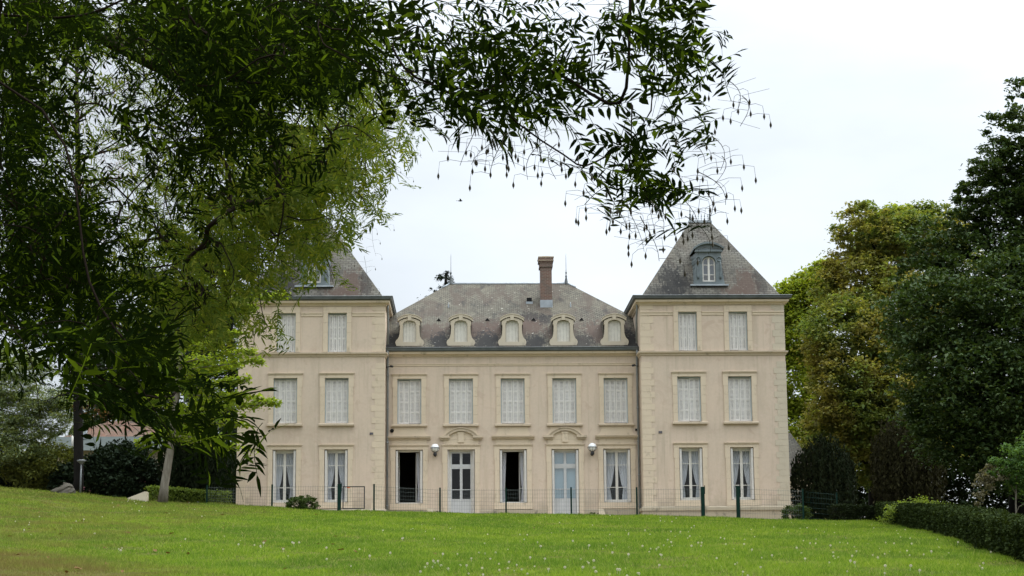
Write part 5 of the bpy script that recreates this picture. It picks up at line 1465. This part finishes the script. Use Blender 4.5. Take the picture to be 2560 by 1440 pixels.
# unseen crown above and left of the picture, added to shade the near boughs
upn = 1100
up_ = np.stack([rng.uniform(-10.5, 1.2, upn), rng.uniform(4.5, 15, upn), np.zeros(upn)], -1); up_[:, 2] = up_[:, 1] * .36 + .35 + rng.random(upn) ** 1.4 * 3.6
k = up_[:, 0] > -2.5 - (up_[:, 1] - 8) * .1
up_ = up_[~k | (rng.random(upn) < .35)]
ovn = 4200         # unseen crown over and behind the viewer, added to shade the near leaves
ov = np.stack([rng.uniform(-14, 8, ovn), rng.uniform(-10, 6.5, ovn), rng.uniform(2.6, 6.2, ovn)], -1); ov = ov[ov[:, 2] > np.maximum(ov[:, 1] * .40 + 1.1, 2.6)]
lf = np.stack([rng.uniform(-11, -5.2, 240), rng.uniform(6, 13, 240), rng.uniform(.8, 4.5, 240)], -1); lf = lf[lf[:, 0] < -2.18 - lf[:, 1] * .30]
def to_px(P):
    v = (np.asarray(P) - np.array([CAMX, 0, 0])) @ CMn
    return 1280 + FPX * v[:, 0] / -v[:, 2], 720 - FPX * v[:, 1] / -v[:, 2]
def keep_in(P, D, S, rows, tries=9, L=.3, fl=(0, 0, 0)):
    """turn leaves that would hang into the open sky; drop those that cannot be turned"""
    A = np.array([[int(c) for c in r.ljust(34, '0')] for r in rows] + [[0] * 34] * 6)
    def bad(P, D, S):
        T = P + D / np.linalg.norm(D, axis=1)[:, None] * (L * .95 * S)[:, None] + np.array([0, 0, -.07])
        x, y = to_px(T); x0_, _ = to_px(P); x = x + 42 * np.sign(x - x0_); c, r = (x // 80).astype(int), (y // 80).astype(int)
        out = (r < 0) | (c < 0)
        d = A[np.clip(r, 0, A.shape[0] - 1), np.clip(c, 0, 33)]
        return ~out & (d < 1)
    D = D.copy(); b = bad(P, D, S)
    for _ in range(tries):
        n = b.sum()
        if not n: break
        D[b] = rng.normal(size=(n, 3)) + np.array([.2, 0, -.1]); b = bad(P, D, S)
    return P[~b], D[~b], S[~b]
def leaf_dirs(P, spread):
    d = np.stack([np.full(len(P), .75), rng.normal(0, .5, len(P)), np.full(len(P), -.25)], -1) + rng.normal(size=(len(P), 3)) * spread
    return d
fol = []
for P, spread, smin, smax in ((near, .5, .62, .92), (inner, .6, .65, .95), (up_, .6, 1.1, 1.7), (lf, .6, 1.1, 1.6), (ov, .6, 2.0, 3.0)):
    e = (P, leaf_dirs(P, spread), rng.uniform(smin, smax, len(P)))
    if P is near: px_, py_ = to_px(P); e[2][:] *= np.where((px_ > 950) | (py_ > 850), 1.08, 1.0)
    if P is near or P is inner: e = keep_in(*e, NEAR)
    fol.append(e)
near, inner = fol[0][0], fol[1][0]
M['leaf_near'] = leafmat('pinnate_leaf_painted_shade', [(.0035, .007, .0015), (.006, .0115, .0025), (.0045, .009, .002), (.008, .015, .003), (.005, .010, .002), (.07, .11, .012)], .28, .9, spec=.0, tcol=2.2)  # the crown's shade is put into the colour; last tone stands for sunlit leaves
M['leaf_outer'] = leafmat('pinnate_leaf_painted_sun', [(.035, .058, .011), (.075, .105, .018), (.05, .08, .014), (.09, .115, .018), (.15, .165, .03)], .38, .9, spec=.0, tcol=1.5)  # same leaf as the near boughs, with sunlight put into the colour
Vs, Fs, b = [], [], 0
for P, D, S in fol:
    L = np.linalg.norm(D, axis=1)[:, None]
    V, F = spread_leaves(P - D / L * .15 * S[:, None], D, S, tmplA); Vs.append(V); Fs.append(F + b); b += len(V)
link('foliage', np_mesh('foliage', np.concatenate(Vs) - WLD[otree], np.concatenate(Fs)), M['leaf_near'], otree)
Dm = np.stack([np.full(len(outer), .7), rng.normal(0, .5, len(outer)), np.full(len(outer), -.55)], -1) + rng.normal(size=(len(outer), 3)) * .5
Sm = rng.uniform(.7, 1.15, len(outer)); outer, Dm, Sm = keep_in(outer, Dm, Sm, MID)
V, F = spread_leaves(outer - Dm / np.linalg.norm(Dm, axis=1)[:, None] * .15, Dm, Sm, tmplA)
o = link('outer_foliage', np_mesh('outer_foliage', V - WLD[otree], F), M['leaf_outer'], otree); o['label'] = 'leaves of the far hanging boughs, sunlight painted into their lighter colour'

# boughs: every leaf is joined to the nearest wood already grown, and wood thickens with what it carries
def grow(mb, seeds, P, maxr, r0=.0022, gam=.42, smooth=3):
    """seeds: list of polylines (arrays) from the trunk outwards; P: leaf places"""
    nodes, par = [], []
    for path, parent in seeds:
        prev = parent
        for q in path:
            nodes.append(np.array(q)); par.append(prev if prev is not None else -1); prev = len(nodes) - 1
    ns = len(nodes)
    A = np.array(nodes); P = np.asarray(P)
    N = len(P); allp = np.concatenate([A, P]); par = par + [-1] * N
    plen = np.zeros(len(allp))
    D = np.linalg.norm(P[:, None] - A[None], axis=2); best = D.argmin(1); bd = D.min(1); done = np.zeros(N, bool)
    for _ in range(N):
        i = np.where(done, 1e9, bd).argmin(); done[i] = True; par[ns + i] = int(best[i])
        d = np.linalg.norm(P - P[i], axis=1) * 1.06; k = d < bd; best = np.where(k & ~done, ns + i, best); bd = np.where(k & ~done, d, bd)
    cnt = np.ones(len(allp)); order = []
    ch = {}
    for i, p in enumerate(par): ch.setdefault(p, []).append(i)
    st = list(ch.get(-1, [])); 
    while st:
        i = st.pop(); order.append(i); st += ch.get(i, [])
    for i in reversed(order):
        if par[i] >= 0: cnt[par[i]] += cnt[i]
    rad = np.minimum(maxr, r0 * cnt ** gam)
    # chains from each fork, drawn as one smooth tube
    starts = [i for i in order if par[i] >= 0 and (len(ch[par[i]]) > 1 and max(ch[par[i]], key=lambda k: cnt[k]) != i or par[par[i]] < 0 and False)]
    roots = ch.get(-1, [])
    def chain(i, first):
        pts = [] if first is None else [first]
        while True:
            pts.append(i)
            c = ch.get(i)
            if not c: break
            i = max(c, key=lambda k: cnt[k])
        return pts
    for i in list(roots) + starts:
        pts = chain(i, par[i] if par[i] >= 0 else None)
        if len(pts) < 2: continue
        Q = allp[pts].copy(); rr = rad[pts].copy(); rr[0] = min(rr[0], rr[1] * 1.25)
        for _ in range(smooth):
            if len(Q) > 2: Q[1:-1] = .25 * Q[:-2] + .5 * Q[1:-1] + .25 * Q[2:]
        mb.tube(Q, list(rr), 6 if rr.max() > .012 else 4)
def pl(*pts): return np.array([at(*p) for p in pts])
mb = MB()
mb.tube([(TX, TY, tg - .3), (TX + .05, TY, tg + .6), (TX + .15, TY, tg + 2.2), (TX + .45, TY - .1, tg + 4.0)], [.42, .33, .28, .24], 12)
mb.build('trunk', M['bark'], otree)
top = np.array([TX + .45, TY - .1, tg + 4.0])
def curve(*pts, n=14):
    P = np.array(pts, float); t = np.linspace(0, len(P) - 1, n); return np.stack([np.interp(t, np.arange(len(P)), P[:, i]) for i in range(3)], -1)
s1 = curve(top, (-6.0, 8.6, 3.9), (-3.4, 7.8, 3.5), (-1.4, 7.3, 3.1), tuple(at(1570, -60, 7.0)))
s2 = curve(top, (-6.6, 10.5, 4.2), (-4.6, 11, 4.1), (-2.6, 10.5, 3.9), (-.8, 9.5, 3.6))
s3 = curve(top, (-7.0, 12, 4.8), (-6.6, 15, 5.6), tuple(at(620, 300, 19)), tuple(at(860, 330, 20)), tuple(at(980, 330, 20)), n=18)
s4 = curve(top, (-6.8, 8.6, 3.3), (-5.8, 8.0, 2.8), tuple(at(120, 180, 7.6)), tuple(at(200, 470, 7.2)), tuple(at(205, 720, 7.0)), tuple(at(330, 880, 6.8)), tuple(at(480, 1010, 6.5)), n=22)
mb = MB()
seeds = [(s1, None), (s2, 0), (s4, 0)]
ib = len(s1)
seeds += [(pl((1572, 40, 7.0), (1575, 170, 7.0), (1580, 262, 7.0), (1595, 380, 7.0), (1610, 500, 7.0), (1640, 590, 7.0)), len(s1) - 1)]
allleaf = np.concatenate([near - np.array([.16, 0, -.05]), inner - np.array([.16, 0, -.05]), up_[::2], lf[::2], ov[::8]])
grow(mb, seeds, allleaf, .007, .0008)
mb2 = MB()
seeds = [(s3, None), (pl((900, 400, 20), (930, 470, 20)), len(s3) - 3), (pl((540, 440, 19), (525, 520, 19), (520, 600, 19), (560, 690, 19), (570, 760, 19)), len(s3) - 6), (pl((700, 420, 20), (760, 520, 20), (800, 600, 20)), len(s3) - 5)]
grow(mb2, seeds, outer - np.array([.16, 0, -.05]), .05, .0026)
mb.build('boughs', M['twig'], otree); mb2.build('outer_boughs', M['twig'], otree)

# sprays of hanging seed pods, each a spray of thin stalks with a few pods
def pod_spray(tip, n, length, r):
    mb = MB(); p0 = np.array(tip)
    d = np.array([r.gauss(.25, .5), r.gauss(0, .4), -1.0]); d /= np.linalg.norm(d)
    p = np.array([p0 + d * length * t + np.array([.06 * math.sin(t * 2.2 + p0[0] * 5), 0, -.05 * t * t]) for t in np.linspace(0, 1, 7)])
    mb.tube(p, list(np.linspace(.002, .001, 7)), 4)
    for i in range(n):
        t = (i + 1.2) / (n + .6); k = min(5, int(t * 6)); q = p[k] + (p[k + 1] - p[k]) * (t * 6 - k); s = 1 if i % 2 else -1
        e = q + np.array([s * r.uniform(.03, .11), r.uniform(-.05, .05), r.uniform(-.02, .02)]); g = e + np.array([s * .005, 0, -r.uniform(.02, .05)])
        mb.tube([q, (q + e) / 2 + np.array([0, 0, .008]), e, g], [.001, .001, .0009, .0009], 3)
        mb.lathe([(.0004, .004), (.0025, -.002), (.0050, -.010), (.0045, -.016), (.0015, -.022), (.0004, -.027)], tuple(g), 6)
        if r.random() < .5: mb.tube([q, q + np.array([-s * r.uniform(.03, .12), 0, r.uniform(-.03, .04)])], .0008, 3)
    return mb
pr = random.Random(3)
podmat = plain('seed_pod', (.075, .065, .045), .8, .3, 30)
for (px, py, n, ln) in [(1150, 300, 5, .14), (1190, 320, 6, .16), (1230, 345, 5, .12), (1375, 350, 5, .12), (1410, 360, 5, .10), (1700, 330, 4, .10), (1770, 340, 5, .09), (1800, 200, 5, .10), (1830, 240, 5, .09), (1745, 430, 5, .12), (1690, 470, 6, .13), (1760, 480, 5, .10), (1560, 470, 6, .12), (1600, 500, 7, .16), (1630, 540, 8, .15), (1650, 500, 6, .12), (1530, 520, 4, .07), (1480, 390, 5, .10), (1395, 300, 4, .12), (1790, 390, 4, .08), (1690, 420, 4, .10), (1250, 330, 4, .10), (1720, 540, 5, .10), (1500, 470, 4, .08)]:
    o = pod_spray(at(px, py, 7.0), n, ln, pr).build('pod_spray', podmat, otree)
for (px, py, n, ln) in [(950, 380, 6, .45), (965, 470, 6, .4), (930, 540, 6, .4), (985, 400, 5, .35), (900, 640, 6, .4), (1010, 330, 5, .3)]:
    o = pod_spray(at(px, py, 19.5), n, ln, pr).build('pod_spray', podmat, otree)

# a bird high over the roof
p = at(1151, 502, 70); mb = MB()
mb.lathe([(.001, -.11), (.02, -.07), (.032, 0), (.02, .06), (.001, .09)], (0, 0, 0), 8)
bv = [(z, y, x) for x, y, z in mb.v]; mb.v = bv
mb.add([(-.02, 0, .02), (.05, 0, .02), (.01, -.10, .06), (-.04, -.19, .045)], [(0, 1, 2, 3)]); mb.add([(-.02, 0, .02), (.05, 0, .02), (.01, .10, .06), (-.04, .19, .045)], [(3, 2, 1, 0)])
mb.add([(-.10, -.015, 0), (-.17, -.04, .002), (-.17, .04, .002), (-.10, .015, 0)], [(0, 1, 2, 3)])
o = mb.build('bird', M['iron'], None, False, tuple(p)); tag(o, 'tiny dark bird flying above the middle roof', 'bird')
